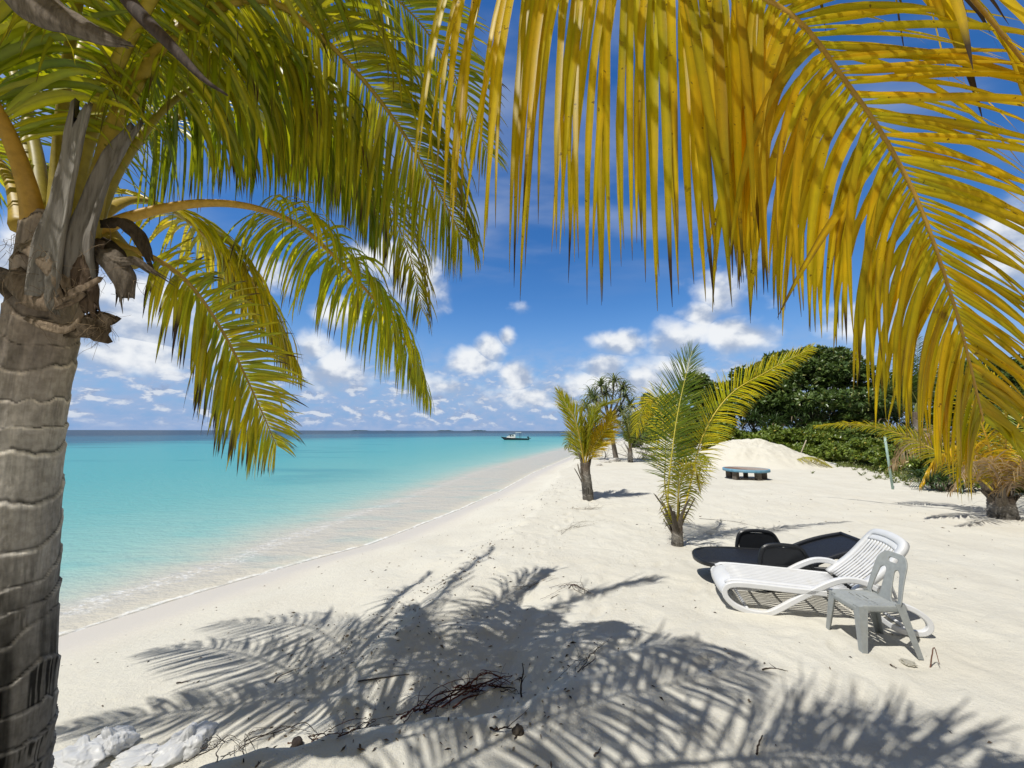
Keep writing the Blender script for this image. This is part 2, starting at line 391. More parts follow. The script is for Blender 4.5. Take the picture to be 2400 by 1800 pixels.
def hit(px, py):
    """Where the line of sight of a photograph pixel meets the sand."""
    d = ray(px, py); o = np.array([0, 0, H]); ts = np.geomspace(1.0, 300, 900)
    P = o+d*ts[:, None]; dz = P[:, 2]-np.maximum(terrain(P[:, 0], P[:, 1]), SEA)
    i = int(np.argmax(dz < 0)) if (dz < 0).any() else len(ts)-1
    a, b = dz[max(i-1, 0)], dz[i]; f = a/(a-b) if a != b else 0
    t = ts[max(i-1, 0)]+(ts[i]-ts[max(i-1, 0)])*f
    return o+d*t

def polar(name, na, radii, fn, fovfine=True):
    # more rays in the half in front of the camera
    front = np.linspace(-.34*PI, .34*PI, int(na*.75)); back = np.linspace(.34*PI, 1.66*PI, na-int(na*.75)+2)[1:-1]
    a = np.concatenate([front, back]); n = len(a)
    X = np.outer(radii, np.sin(a)); Y = np.outer(radii, np.cos(a)); Z = fn(X, Y)
    V = np.stack([X, Y, Z], -1).reshape(-1, 3)
    V = np.vstack([[0, 0, float(np.mean(Z[0]))], V])
    R = len(radii); i, j = np.meshgrid(np.arange(R-1), np.arange(n), indexing='ij'); k = (j+1) % n
    q = np.stack([1+i*n+j, 1+(i+1)*n+j, 1+(i+1)*n+k, 1+i*n+k], -1).reshape(-1, 4)
    f = q[:, ::-1].tolist()+[(0, 1+(jj+1) % n, 1+jj) for jj in range(n)]
    me = bpy.data.meshes.new(name); me.from_pydata(V.tolist(), [], f); me.update()
    me.polygons.foreach_set('use_smooth', np.ones(len(me.polygons), dtype=bool))
    return me, V
def fattr(me, name, vals):
    a = me.attributes.new(name, 'FLOAT', 'POINT'); a.data.foreach_set('value', np.asarray(vals, float).ravel())

def mat_sand():
    m, nt = newmat('coral_sand'); k = NT(nt); o = k.obj()
    s = k.attr('s', 'Fac')
    n1 = k.noise(o, .9, 5, .6); n2 = k.noise(o, 14, 6, .65); n3 = k.noise(o, 90, 3, .7); n4 = k.noise(o, 420, 2, .6)
    c = k.mix(k.ss(n1, .35, .7), SAND_A, SAND_B)
    c = k.mix(k.ss(n2, .56, .78, 0, .35), c, SAND_C)
    c = k.mix(k.ss(n4, .6, .8, 0, .45), c, (.42, .37, .30))
    vo = k.n('ShaderNodeTexVoronoi'); k.put(vo.inputs['Vector'], o); vo.inputs['Scale'].default_value = 23
    c = k.mix(k.math('MULTIPLY', k.ss(vo.outputs['Distance'], .10, .05), k.ss(k.noise(o, 3.1, 2), .56, .66)), c, (.26, .21, .16))
    wob = k.math('ADD', s, k.math('MULTIPLY', k.math('SUBTRACT', k.noise(o, .55, 4), .5), 1.3))
    wet = k.ss(wob, 2.7, .5)
    c = k.mix(wet, c, WET)
    h = k.math('ADD', k.math('MULTIPLY', n3, .5), k.math('ADD', k.math('MULTIPLY', n2, 1.6), k.math('MULTIPLY', n4, .22)))
    dryf = k.ss(wob, .4, 2.6, .15, 1.0)
    b = k.n('ShaderNodeBump'); k.put(b.inputs['Height'], h); k.put(b.inputs['Strength'], k.math('MULTIPLY', dryf, .85)); b.inputs['Distance'].default_value = .016
    k.out(k.bsdf(c, k.ss(wet, 0, 1, .95, .45), k.ss(wet, 0, 1, .1, .4), b.outputs[0])); return m
SAND_A = (.685, .66, .575); SAND_B = (.645, .615, .53); SAND_C = (.58, .55, .48); WET = (.60, .55, .475)

gm, gv = polar('sand_beach', 900, np.concatenate([np.geomspace(.6, 2, 18), np.geomspace(2.03, 22, 330), np.geomspace(22.5, 60, 60), np.geomspace(66, 9000, 40)]), terrain)
fattr(gm, 's', shore_dist(gv[:, 0], gv[:, 1]))
tag(link('ground', gm, mat_sand()), 'white coral sand beach sloping down to the water', 'sand', kind='structure')

def mat_water():
    m, nt = newmat('lagoon_water'); k = NT(nt); o = k.obj()
    s = k.attr('s', 'Fac'); f2 = k.attr('f2', 'Fac'); far = k.attr('far', 'Fac')
    big = k.noise(k.mapping(o, (.05, .12, 1)), 1.0, 4, .55); med = k.noise(k.mapping(o, (.35, .9, 1)), 1.0, 5, .6)
    ramp = k.n('ShaderNodeValToRGB'); cr = ramp.color_ramp; cr.elements[0].position = 0; cr.elements[0].color = (*WAT[0][1], 1); cr.elements[1].position = 1; cr.elements[1].color = (*WAT[-1][1], 1)
    for p, c in WAT[1:-1]:
        e = cr.elements.new(p); e.color = (*c, 1)
    # ramp coordinate = log distance from the waterline
    lg = k.math('DIVIDE', k.math('LOGARITHM', k.math('ADD', k.math('MAXIMUM', k.math('ADD', f2, k.math('MULTIPLY', k.math('SUBTRACT', med, .5), 1.2)), 0.0), 1.0), 10.0), 3.0)
    k.put(ramp.inputs[0], lg); c = ramp.outputs[0]
    c = k.mix(k.math('MULTIPLY', k.math('MULTIPLY', k.ss(big, .55, .72), k.ss(lg, .2, .4)), .55), c, (.03, .24, .30))
    c = k.mix(k.math('MULTIPLY', k.ss(med, .5, .7), .2), c, (.10, .42, .44))
    farw = k.math('ADD', far, k.math('MULTIPLY', k.math('SUBTRACT', big, .5), 90.0))
    c = k.mix(k.ss(farw, 105, 190), c, (.018, .115, .19)); c = k.mix(k.ss(farw, 240, 420), c, (.003, .034, .075))
    # foam lines: edge of the wash and the small breaker behind it
    fn = k.noise(o, 2.2, 6, .65); fn2 = k.noise(o, 9, 5, .7); fn3 = k.noise(o, 30, 3, .7)
    w1 = k.math('ADD', s, k.math('MULTIPLY', k.math('SUBTRACT', fn, .5), .5))
    e1 = k.math('MULTIPLY', k.ss(k.math('ABSOLUTE', k.math('SUBTRACT', w1, .08)), .14, .01), k.ss(fn2, .34, .62, .18, .9))
    w2 = k.math('ADD', f2, k.math('MULTIPLY', k.math('SUBTRACT', fn, .5), .8))
    e2 = k.math('MULTIPLY', k.ss(k.math('ABSOLUTE', w2), .42, .03), k.ss(k.math('ADD', k.math('MULTIPLY', fn2, .6), k.math('MULTIPLY', fn3, .4)), .47, .60))
    e2 = k.math('MULTIPLY', e2, k.ss(k.math('ADD', far, k.math('MULTIPLY', fn, 6)), 22, 10, .25, 1))
    foam = k.math('MAXIMUM', k.math('MULTIPLY', e1, .95), e2, clamp=True)
    c = k.mix(foam, c, (.86, .87, .86))
    cover = k.math('MAXIMUM', k.ss(s, -.02, .12, .0, 1.0), foam)
    wave = k.math('ADD', k.math('MULTIPLY', k.noise(k.mapping(o, (1.0, 2.2, 1), rot=(0, 0, .5)), 1.6, 6, .62), .6), k.math('MULTIPLY', k.noise(o, 11, 4, .6), .14))
    nb = k.bump(wave, .75, .22)
    p = k.n('ShaderNodeBsdfDiffuse'); k.put(p.inputs['Color'], c); k.put(p.inputs['Normal'], nb)
    t = k.n('ShaderNodeBsdfTransparent'); k.put(t.inputs['Color'], k.mix(k.ss(s, 0, 4), (.97, .98, .97), (.80, .96, .93)))
    x = k.n('ShaderNodeMixShader'); k.put(x.inputs[0], cover); nt.links.new(t.outputs[0], x.inputs[1]); nt.links.new(p.outputs[0], x.inputs[2])
    gl = k.n('ShaderNodeBsdfGlossy'); gl.inputs['Roughness'].default_value = .12; k.put(gl.inputs['Normal'], nb)
    fr = k.n('ShaderNodeFresnel'); fr.inputs['IOR'].default_value = 1.33; k.put(fr.inputs['Normal'], nb)
    y = k.n('ShaderNodeMixShader'); k.put(y.inputs[0], k.math('MINIMUM', k.math('MULTIPLY', k.math('MULTIPLY', fr.outputs[0], k.ss(s, 0, 1.0)), .8), .36)); nt.links.new(x.outputs[0], y.inputs[1]); nt.links.new(gl.outputs[0], y.inputs[2])
    k.out(y.outputs[0]); return m
WAT = [(0, (.57, .54, .46)), (.06, (.52, .545, .465)), (.12, (.42, .54, .47)), (.20, (.28, .515, .47)), (.33, (.155, .445, .435)), (.46, (.092, .395, .415)), (.62, (.066, .365, .41)), (.75, (.045, .29, .36)), (1, (.02, .18, .27))]
wr = np.concatenate([np.geomspace(2.0, 60, 230), np.geomspace(62, 9000, 60)])
wm, wv = polar('lagoon', 520, wr, lambda X, Y: np.full(X.shape, SEA))
ws = -shore_dist(wv[:, 0], wv[:, 1]); fattr(wm, 's', ws)
fattr(wm, 'f2', ws-np.interp(wv[:, 1], [4, 7, 9.4, 12, 15, 20, 30], [1.0, 1.1, 1.5, 2.7, 3.2, 3.7, 4.2]))
fattr(wm, 'far', np.hypot(wv[:, 0], wv[:, 1])*np.interp(np.arctan2(wv[:, 0], wv[:, 1]), [-.9, -.1], [1.2, .72]))
# keep only the faces near or beyond the waterline
bm = bmesh.new(); bm.from_mesh(wm); bm.verts.ensure_lookup_table()
bmesh.ops.delete(bm, geom=[v for v in bm.verts if ws[v.index] < -.8], context='VERTS'); bm.to_mesh(wm); bm.free()
tag(link('sea', wm, mat_water()), 'turquoise lagoon with thin white foam along the beach', 'sea', kind='structure')

# ------------------------------------------------------------------ palms
G_DARK = (.17, .24, .010); G_MID = (.34, .40, .015); G_YEL = (.66, .60, .018); YEL = (.84, .545, .012); YEL2 = (.62, .455, .013); TAN = (.42, .30, .16); BROWN = (.07, .042, .022); STRAW = (.36, .29, .15)
def frond(name, ctrl, parent, n=70, L=.75, Wd=.036, pet=.22, roll=(0, 0), droop=(1.2, 1.2), ang=(72, 28), lift=8, pal=(G_MID, G_YEL), tipb=.12, rib=(.34, .24, .03),
          r0=.022, seed=0, segs=8, wild=.12, jitter=.5, tw=(.34, .08), lprof=None, wprof=None, mats=None, kink=.05, flare=1.9, miss=.0, ribtip=None, lenR=1.0):
    """One coconut leaf: a tapering rib with two rows of folded, drooping leaflets, as one mesh."""
    R = np.random.default_rng(seed+100)
    mb = MB(); P, length = catmull(ctrl, 64)
    T, S, N = frames(P)
    u = np.linspace(0, 1, 64)
    rr = np.radians(roll[0]+(roll[1]-roll[0])*smooth(0, 1, u))[:, None]
    S, N = S*np.cos(rr)+np.cross(T, S)*np.sin(rr), N*np.cos(rr)+np.cross(T, N)*np.sin(rr)
    rad = r0*(1-.86*u**.8)*(1+(flare-1)*np.exp(-u*14))
    rc = np.asarray(rib)[None, :]*(1-.25*u[:, None])+np.asarray(ribtip if ribtip is not None else rib)[None, :]*.25*u[:, None]
    tube(mb, P, rad, 8, rc, 1, True, .72, S[0])
    for side in (1, -1):
        t = np.linspace(pet, .996, n)+R.normal(0, .35/n, n)*jitter; t = np.clip(t, pet, .998)
        if miss > 0: t = t[R.random(n) > miss]
        m = len(t); fi = t*63; i0 = np.clip(fi.astype(int), 0, 62); fr = (fi-i0)[:, None]
        ip = lambda A: A[i0]*(1-fr)+A[i0+1]*fr
        p = ip(P); Tt, Ss, Nn = unit(ip(T)), unit(ip(S)), unit(ip(N))
        q = (t-pet)/(1-pet)
        ln = (np.interp(q, [0, .12, .35, .6, .85, 1], [.62, .86, 1.0, .92, .62, .34]) if lprof is None else np.interp(q, *lprof))*L*(1+R.normal(0, .06, m))*(lenR if side == -1 else 1)
        al = np.radians(ang[0]+(ang[1]-ang[0])*q**1.3+R.normal(0, 5*wild/.12, m))
        lf = np.radians(lift*(1-q)+R.normal(0, 7*wild/.12, m))
        d = np.cos(al)[:, None]*Tt+np.sin(al)[:, None]*(side*np.cos(lf)[:, None]*Ss+np.sin(lf)[:, None]*Nn)
        d = unit(d); g = (droop[0] if side == 1 else droop[1])*(1+R.normal(0, .25, m))
        twa = R.normal(0, tw[0], m)+side*tw[1]
        pr0, pr1 = np.asarray(pal[0]), np.asarray(pal[1]); mixv = np.clip(R.beta(1.6, 1.6, m), 0, 1)[:, None]
        base = pr0*(1-mixv)+pr1*mixv; base = base*(1+R.normal(0, .12, (m, 1)))
        hk = R.random(m) < kink; kp = R.uniform(.3, .75, m)
        tb = np.clip(R.normal(tipb, tipb*.6, m), .02, .6)
        rows = []; cols = []; dryedge = (R.random(m) < .16)*R.uniform(.4, 1, m); gr = R.random((m, 1))
        p = p+side*Ss*(np.interp(t, u, rad)*.7)[:, None]
        for j in range(segs+1):
            s = j/segs
            w = Wd*(1 if wprof is None else np.interp(q, *wprof))*np.interp(s, [0, .06, .2, .55, .85, 1], [.35, .75, 1.0, .92, .42, .03])*np.clip(ln/L, .55, 1.1)
            wv = Tt-d*np.sum(Tt*d, 1, keepdims=True); wl = np.linalg.norm(wv, axis=1, keepdims=True)
            wv = np.where(wl > .15, wv/np.maximum(wl, 1e-6), unit(np.cross(d, Nn)))
            nv = np.cross(d, wv); a = twa*(1+.8*s)
            ww = wv*np.cos(a)[:, None]+nv*np.sin(a)[:, None]; nn = np.cross(d, ww)
            fold = .42*(1-s)
            rows.append(np.stack([p-ww*(w/2)[:, None]+nn*(fold*w/2)[:, None], p, p+ww*(w/2)[:, None]+nn*(fold*w/2)[:, None]], 1))
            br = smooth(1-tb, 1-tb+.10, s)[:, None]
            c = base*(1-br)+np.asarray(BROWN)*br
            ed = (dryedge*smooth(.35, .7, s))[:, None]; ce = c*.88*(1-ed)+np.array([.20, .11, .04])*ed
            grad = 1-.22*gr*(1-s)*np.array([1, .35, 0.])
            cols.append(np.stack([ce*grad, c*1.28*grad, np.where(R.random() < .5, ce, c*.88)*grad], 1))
            step = (ln/segs)[:, None]
            p = p+d*step
            gg = g*(.55+1.1*s)/segs*1.6
            gg = np.where(hk & (s > kp) & (s < kp+1.3/segs), gg+1.6, gg)
            d = unit(d+np.array([0, 0, -1.0])*gg[:, None]+R.normal(0, .02*wild/.12, (m, 3)))
        V = np.stack(rows, 1); C = np.stack(cols, 1)     # m, rows, 3, 3
        f = []
        K = (segs+1)*3
        for i in range(m):
            b = i*K
            for j in range(segs):
                a0 = b+j*3; f.append((a0, a0+1, a0+4, a0+3)); f.append((a0+1, a0+2, a0+5, a0+4))
        mb.add(V.reshape(-1, 3), f, C.reshape(-1, 3), 0)
    return mb.build(name, mats or [M_LEAF, M_RACHIS], parent)

def ribbon(mb, ctrl, widths, s0, curl=.5, thick=.004, col=(.2, .17, .14), m=0, n=24, k=7, ragged=0.0, seed=0, wave=0.0, col2=None):
    """A curled strip of sheath or husk with a torn end and real thickness."""
    R = np.random.default_rng(seed+5)
    P, _ = catmull(ctrl, n); T, S, N = frames(P, s0)
    w = np.interp(np.linspace(0, 1, n), np.linspace(0, 1, len(widths)), widths)
    x = np.linspace(-1, 1, k)
    off = R.normal(0, 1, k)*ragged
    V = []
    for sgn in (0, 1):
        for i in range(n):
            for j in range(k):
                a = x[j]*curl; ww = w[i]/2
                base = P[i]+S[i]*(math.sin(a)/max(curl, 1e-3))*ww+N[i]*((1-math.cos(a))/max(curl, 1e-3))*ww
                base = base+N[i]*wave*math.sin(i*.9+j*1.7+seed)*.5
                if i == n-1: base = base+T[i]*off[j]
                V.append(base-N[i]*thick*(sgn-.5))
    f = []; M = n*k
    for i in range(n-1):
        for j in range(k-1):
            a = i*k+j; f.append((a, a+1, a+k+1, a+k)); f.append((M+a, M+a+k, M+a+k+1, M+a+1))
    for i in range(n-1):
        for j in (0, k-1):
            a = i*k+j; q = (a, a+k, M+a+k, M+a); f.append(q if j == 0 else q[::-1])
    for j in range(k-1):
        f.append((j+1, j, M+j, M+j+1)); a = (n-1)*k+j; f.append((a, a+1, M+a+1, M+a))
    c = np.tile(np.asarray(col, float), (n, k, 1))
    if col2 is not None: c = c*(1-np.linspace(0, 1, n)[:, None, None])+np.asarray(col2)*np.linspace(0, 1, n)[:, None, None]
    c = c*(1+R.normal(0, .08, (1, k, 1)))
    mb.add(V, f, np.tile(c.reshape(-1, 3), (2, 1)), m)
def fibres(mb, base, n, spread, length, R, col=(.22, .16, .10), r=.0016, down=.5, m=0):
    for _ in range(n):
        p = np.asarray(base)+R.normal(0, 1, 3)*spread; d = unit(R.normal(0, 1, 3)+np.array([0, 0, -down])); pts = [p]
        for j in range(5): d = unit(d+R.normal(0, .35, 3)+np.array([0, 0, -.25])); pts.append(pts[-1]+d*length*R.uniform(.12, .3))
        tube(mb, np.array(pts), np.linspace(r, r*.4, 6), 3, np.asarray(col)*R.uniform(.5, 1.4), m, False)

def ringed_trunk(mb, ctrl, rads, rings, seed, nseg=72, per=7, m=0, dark=0.0, tint=1.0):
    """Coconut trunk with stacked, slightly tilted leaf-scar rings, each with an overhanging lip."""
    R = np.random.default_rng(seed)
    P, Lh = catmull(ctrl, rings*per+1); n = len(P); T, S, N = frames(P, (1, 0, 0))
    a = np.linspace(0, 2*PI, nseg, endpoint=False); u = np.linspace(0, 1, n)
    r = np.interp(u, np.linspace(0, 1, len(rads)), rads)
    tilt = R.normal(0, .16, rings+3); ph = R.uniform(0, 2*PI, rings+3); lip = R.uniform(.5, 1.3, rings+3); tone = R.uniform(.75, 1.15, rings+3); dk = (R.random(rings+3) < .22)
    cs = np.concatenate([[0], np.cumsum(R.uniform(.55, 1.5, rings))]); x = np.interp(u, cs/cs[-1], np.arange(rings+1))
    V = np.zeros((n, nseg, 3)); C = np.zeros((n, nseg, 3))
    for j in range(nseg):
        # warp of the ring coordinate round the trunk
        w = x+.34*np.sin(a[j]+.7)+.16*np.sin(a[j]*2+x*.9)+.55*(vnoise(np.cos(a[j])*1.3+x*.35, np.sin(a[j])*1.3, seed)-.5)+.22*(vnoise(np.cos(a[j])*5, np.sin(a[j])*5, x*.8)-.5)
        i = np.clip(np.floor(w).astype(int), 0, rings+1); f = w-np.floor(w)
        sh = np.where(f < .94, (f/.94)**2.6, (1-f)/.06)*lip[i]      # swells towards the lip, then drops
        rough = (fbm(np.cos(a[j])*6, np.sin(a[j])*6, u*Lh*9, 3)-.44)*.008+(vnoise(np.cos(a[j])*30, np.sin(a[j])*30, u*Lh*60)-.5)*.0022
        rr = r*(1+.06*sh-.02)+rough*r/.15
        V[:, j] = P+rr[:, None]*(math.cos(a[j])*S+math.sin(a[j])*N)
        st = fbm(np.cos(a[j])*5, np.sin(a[j])*5, u*Lh*7, 4); hf = vnoise(np.cos(a[j])*40, np.sin(a[j])*40, u*Lh*60)
        g = (.84+.10*f)*tone[i]*(.55+.85*st)*(.86+.28*hf)
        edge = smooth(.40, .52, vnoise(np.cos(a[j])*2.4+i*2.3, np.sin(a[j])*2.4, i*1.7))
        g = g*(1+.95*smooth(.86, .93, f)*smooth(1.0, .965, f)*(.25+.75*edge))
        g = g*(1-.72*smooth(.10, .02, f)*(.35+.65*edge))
        crack = smooth(.60, .70, vnoise(np.cos(a[j])*34, np.sin(a[j])*34, i*5.1+u*7))
        g = g*(1-.16*crack*smooth(.15, .5, f))*(.80+.40*vnoise(np.cos(a[j])*1.6+3, np.sin(a[j])*1.6, u*Lh*2.6))
        comb = smooth(.42, .52, vnoise(np.cos(a[j])*24, np.sin(a[j])*24, i*5.1)+.35*(f-.6))
        patch = comb*smooth(.47, .55, vnoise(np.cos(a[j])*2.2, np.sin(a[j])*2.2, i*1.9))*smooth(.97, .86, f)
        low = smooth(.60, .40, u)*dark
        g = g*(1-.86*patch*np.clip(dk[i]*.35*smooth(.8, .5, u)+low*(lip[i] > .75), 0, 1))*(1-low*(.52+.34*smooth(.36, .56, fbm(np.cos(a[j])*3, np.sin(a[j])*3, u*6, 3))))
        warm = smooth(.62, .9, u)[:, None]
        C[:, j] = tint*g[:, None]*(np.array([.56, .525, .47])*(1-warm*.8)+np.array([.34, .25, .18])*warm*.8)
    f = []
    for i in range(n-1):
        for j in range(nseg):
            k = (j+1) % nseg; f.append((i*nseg+j, i*nseg+k, (i+1)*nseg+k, (i+1)*nseg+j))
    f.append(tuple((n-1)*nseg+j for j in range(nseg)))
    mb.add(V.reshape(-1, 3), f, C.reshape(-1, 3), m)

# --- the green coconut palm at the left
YA = 1.9
baseA = (-2.32, 1.9, th(-2.32, 1.9)-.05)
palmA = tag(empty('coconut_palm', baseA), 'tall green coconut palm with grey ringed trunk at the left edge', 'palm tree')
mw = np.array(baseA)
def loc(P): return np.asarray(P, float)-mw
def pts(*q): return np.array([at(*p)-mw for p in q])
mb = MB()
tc = [loc(np.array([-2.30, 1.9, baseA[2]-.2])), loc(at(0, 1790, YA)), loc(at(28, 1400, YA)), loc(at(60, 1000, YA)), loc(at(97, 780, YA)), loc(at(118, 640, YA)), loc(at(135, 520, YA))]
ringed_trunk(mb, tc, [.172, .165, .156, .146, .134, .136, .122], 25, 3, 220, 18, 0, 1.0)  # lower trunk darkened: old black bark plus shade put into the colour
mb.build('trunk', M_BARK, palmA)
# crown: (name, control points (px, py, Y), options)
A = {}
def fA(ctrl, **kw):
    kw.setdefault('seed', len(A)*7+1); A[len(A)] = 1
    return frond('frond', pts(*ctrl), palmA, **kw)
GP = (G_DARK, G_YEL); GP2 = ((.34, .42, .016), (.76, .66, .025)); GD = (G_DARK, (.50, .50, .016))
# F1: yellow ribbed, arching out and down in front of the sea
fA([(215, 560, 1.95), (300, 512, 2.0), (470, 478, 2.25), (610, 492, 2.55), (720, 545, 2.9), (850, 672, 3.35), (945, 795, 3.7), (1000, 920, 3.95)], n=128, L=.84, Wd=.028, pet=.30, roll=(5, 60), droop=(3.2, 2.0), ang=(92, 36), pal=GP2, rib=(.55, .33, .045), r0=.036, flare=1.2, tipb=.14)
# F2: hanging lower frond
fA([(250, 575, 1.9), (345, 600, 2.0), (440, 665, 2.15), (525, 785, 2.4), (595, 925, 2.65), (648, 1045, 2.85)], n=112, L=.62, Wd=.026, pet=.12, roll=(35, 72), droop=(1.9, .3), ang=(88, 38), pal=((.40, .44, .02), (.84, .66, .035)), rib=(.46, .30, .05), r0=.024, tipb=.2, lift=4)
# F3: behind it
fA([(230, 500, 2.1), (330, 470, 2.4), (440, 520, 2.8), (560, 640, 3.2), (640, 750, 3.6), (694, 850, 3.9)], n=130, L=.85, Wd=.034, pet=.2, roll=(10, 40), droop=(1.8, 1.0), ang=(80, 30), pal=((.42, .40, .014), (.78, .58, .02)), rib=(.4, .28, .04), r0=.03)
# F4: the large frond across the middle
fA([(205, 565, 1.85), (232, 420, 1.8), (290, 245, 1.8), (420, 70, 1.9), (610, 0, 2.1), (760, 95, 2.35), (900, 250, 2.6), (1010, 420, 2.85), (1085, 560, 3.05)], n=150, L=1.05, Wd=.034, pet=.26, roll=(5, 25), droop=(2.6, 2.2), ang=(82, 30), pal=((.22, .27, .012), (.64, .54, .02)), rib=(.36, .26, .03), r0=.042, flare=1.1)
# F5: upper right, sunlit tip
fA([(190, 540, 1.95), (300, 250, 2.1), (520, -60, 2.4), (760, -90, 2.8), (940, 10, 3.1), (1060, 170, 3.4), (1142, 360, 3.7)], n=150, L=.90, Wd=.032, pet=.25, roll=(5, 50), droop=(1.7, .6), ang=(78, 36), pal=((.22, .27, .012), (.74, .60, .02)), rib=(.36, .26, .03), r0=.038, flare=1.1)
# F6: inner frond behind F4, brown edged
fA([(200, 520, 2.1), (330, 330, 2.5), (560, 230, 3.0), (760, 300, 3.5), (890, 450, 3.9), (960, 600, 4.1), (990, 730, 4.2)], n=130, L=.95, Wd=.033, pet=.25, roll=(0, 25), droop=(2.4, 2.0), ang=(82, 30), pal=((.24, .27, .012), (.68, .50, .03)), rib=(.34, .22, .03), r0=.034, tipb=.22)
# F7: middle depth filler, hanging leaflets
fA([(205, 560, 1.95), (290, 380, 2.0), (430, 220, 2.2), (600, 190, 2.5), (740, 270, 2.8), (840, 400, 3.1), (890, 530, 3.3)], n=130, L=.92, Wd=.034, pet=.24, roll=(0, 20), droop=(2.6, 2.4), ang=(82, 30), pal=GD, rib=(.30, .24, .03), r0=.034)
# towards the camera and overhead
fA([(130, 540, 2.0), (140, 330, 2.0), (170, 60, 1.9), (250, -200, 1.75), (380, -330, 1.6), (560, -380, 1.5)], n=80, L=.8, Wd=.036, pet=.3, roll=(0, 0), droop=(1.6, 1.6), pal=GP, rib=(.36, .28, .04), r0=.045, flare=1.1)
fA([(85, 560, 1.85), (60, 430, 1.75), (-5, 270, 1.65), (-140, 60, 1.5), (-300, -40, 1.4), (-520, 20, 1.3)], n=80, L=.8, Wd=.036, pet=.3, roll=(0, 0), droop=(1.4, 1.4), pal=GP, rib=(.44, .25, .03), r0=.052, flare=1.25)
fA([(100, 500, 2.0), (80, 340, 2.1), (20, 150, 2.25), (-80, 0, 2.5), (-220, -60, 2.8), (-420, 60, 3.1)], n=80, L=.8, Wd=.036, pet=.26, roll=(0, 0), droop=(1.3, 1.3), pal=GP, rib=(.32, .26, .03), r0=.036, flare=1.1)
fA([(145, 500, 2.0), (155, 330, 2.15), (190, 120, 2.4), (280, -70, 2.8), (420, -120, 3.4), (560, -20, 4.0), (640, 120, 4.4)], n=90, L=.9, Wd=.04, pet=.22, roll=(0, 10), droop=(1.3, 1.3), pal=GP, rib=(.40, .30, .03), r0=.045, flare=1.1)
fA([(110, 500, 2.1), (60, 300, 2.4), (120, 120, 2.8), (240, 60, 3.3), (380, 130, 3.8), (470, 260, 4.2)], n=80, L=.9, Wd=.04, pet=.2, roll=(0, 10), droop=(1.3, 1.3), pal=GD, rib=(.30, .24, .03), r0=.036)
fA([(60, 540, 1.95), (20, 420, 2.1), (-60, 330, 2.4), (-160, 330, 2.7), (-260, 420, 3.0), (-330, 560, 3.2)], n=70, L=.75, Wd=.036, pet=.24, droop=(1.3, 1.3), pal=GP2, rib=(.40, .27, .03), r0=.034)
fA([(150, 540, 1.85), (200, 330, 1.8), (330, 40, 1.75), (520, -250, 1.75), (760, -420, 1.8), (1000, -420, 1.85), (1180, -260, 1.9)], n=88, L=.9, Wd=.038, pet=.26, droop=(1.5, 1.5), pal=(G_DARK, G_YEL), rib=(.36, .28, .03), r0=.038)
frond('frond', [loc(p) for p in ((-2.05, 1.95, 2.9), (-2.7, 2.15, 3.5), (-3.5, 2.25, 3.8), (-4.4, 2.2, 3.7), (-5.2, 2.1, 3.2))], palmA, n=80, L=.55, Wd=.036, pet=.25, droop=(1.0, 1.0), pal=GP, rib=(.36, .28, .04), r0=.04, seed=88)
# dead grey leaf stubs standing in the crown
def stub(ctrl, w, col=(.27, .25, .22), seed=0, curl=.9, th_=.02):
    mb = MB(); ribbon(mb, pts(*ctrl), w, (1, 0, 0), curl, th_, col, 0, 26, 9, .035, seed, .004); return mb.build('dead_leaf_stub', M_STRIPE, palmA)
stub([(120, 700, 1.72), (128, 600, 1.70), (155, 470, 1.70), (178, 350, 1.70), (196, 268, 1.70)], [.16, .15, .10, .085, .095], seed=1)
stub([(205, 660, 1.74), (200, 580, 1.72), (225, 480, 1.74), (262, 390, 1.76), (318, 300, 1.80)], [.15, .14, .10, .10, .05], (.23, .21, .185), 2)
# brown fibre sheaths hanging on the right of the crown
def sheath(ctrl, w, s0, col, seed, curl=.6, wave=.01, name='fibre_sheath', rag=.05):
    mb = MB(); ribbon(mb, pts(*ctrl), w, s0, curl, .004, col, 0, 24, 9, rag, seed, wave); return mb.build(name, M_DEAD, palmA)
sheath([(235, 520, 1.78), (285, 518, 1.80), (325, 552, 1.82), (350, 608, 1.84)], [.09, .085, .075, .04], (0, .5, .8), (.085, .065, .045), 11, .9)
sheath([(215, 590, 1.74), (250, 600, 1.72), (285, 650, 1.72), (296, 708, 1.73)], [.08, .11, .10, .05], (.8, .2, .5), (.15, .125, .10), 12)
sheath([(195, 570, 1.74), (262, 610, 1.72), (312, 612, 1.73), (362, 642, 1.76)], [.05, .04, .05, .03], (0, .2, 1), (.17, .14, .11), 13)
sheath([(235, 560, 1.8), (270, 590, 1.78), (285, 640, 1.78), (280, 700, 1.79)], [.06, .07, .06, .03], (.6, .5, .3), (.06, .048, .036), 14)
sheath([(150, 780, 1.73), (185, 765, 1.71), (225, 760, 1.72), (256, 775, 1.74)], [.06, .11, .14, .15], (0, .1, 1), (.12, .09, .06), 15, .4, .012, rag=.03)
sheath([(60, 745, 1.74), (110, 765, 1.71), (165, 765, 1.71), (195, 690, 1.73), (170, 640, 1.73)], [.03, .05, .06, .06, .03], (0, .4, 1), (.26, .20, .14), 16, .5, .004)
sheath([(40, 690, 1.75), (15, 660, 1.78), (-40, 650, 1.8), (-110, 665, 1.85)], [.10, .11, .08, .05], (0, .2, 1), (.13, .10, .075), 17)
sheath([(20, 640, 1.74), (70, 690, 1.71), (140, 700, 1.69), (200, 670, 1.70)], [.10, .13, .12, .08], (0, .2, 1), (.20, .15, .105), 21, .5, .008)
sheath([(30, 600, 1.74), (60, 570, 1.72), (110, 600, 1.69), (150, 680, 1.69)], [.08, .12, .11, .05], (.3, .2, .8), (.24, .185, .13), 22, .5, .008)
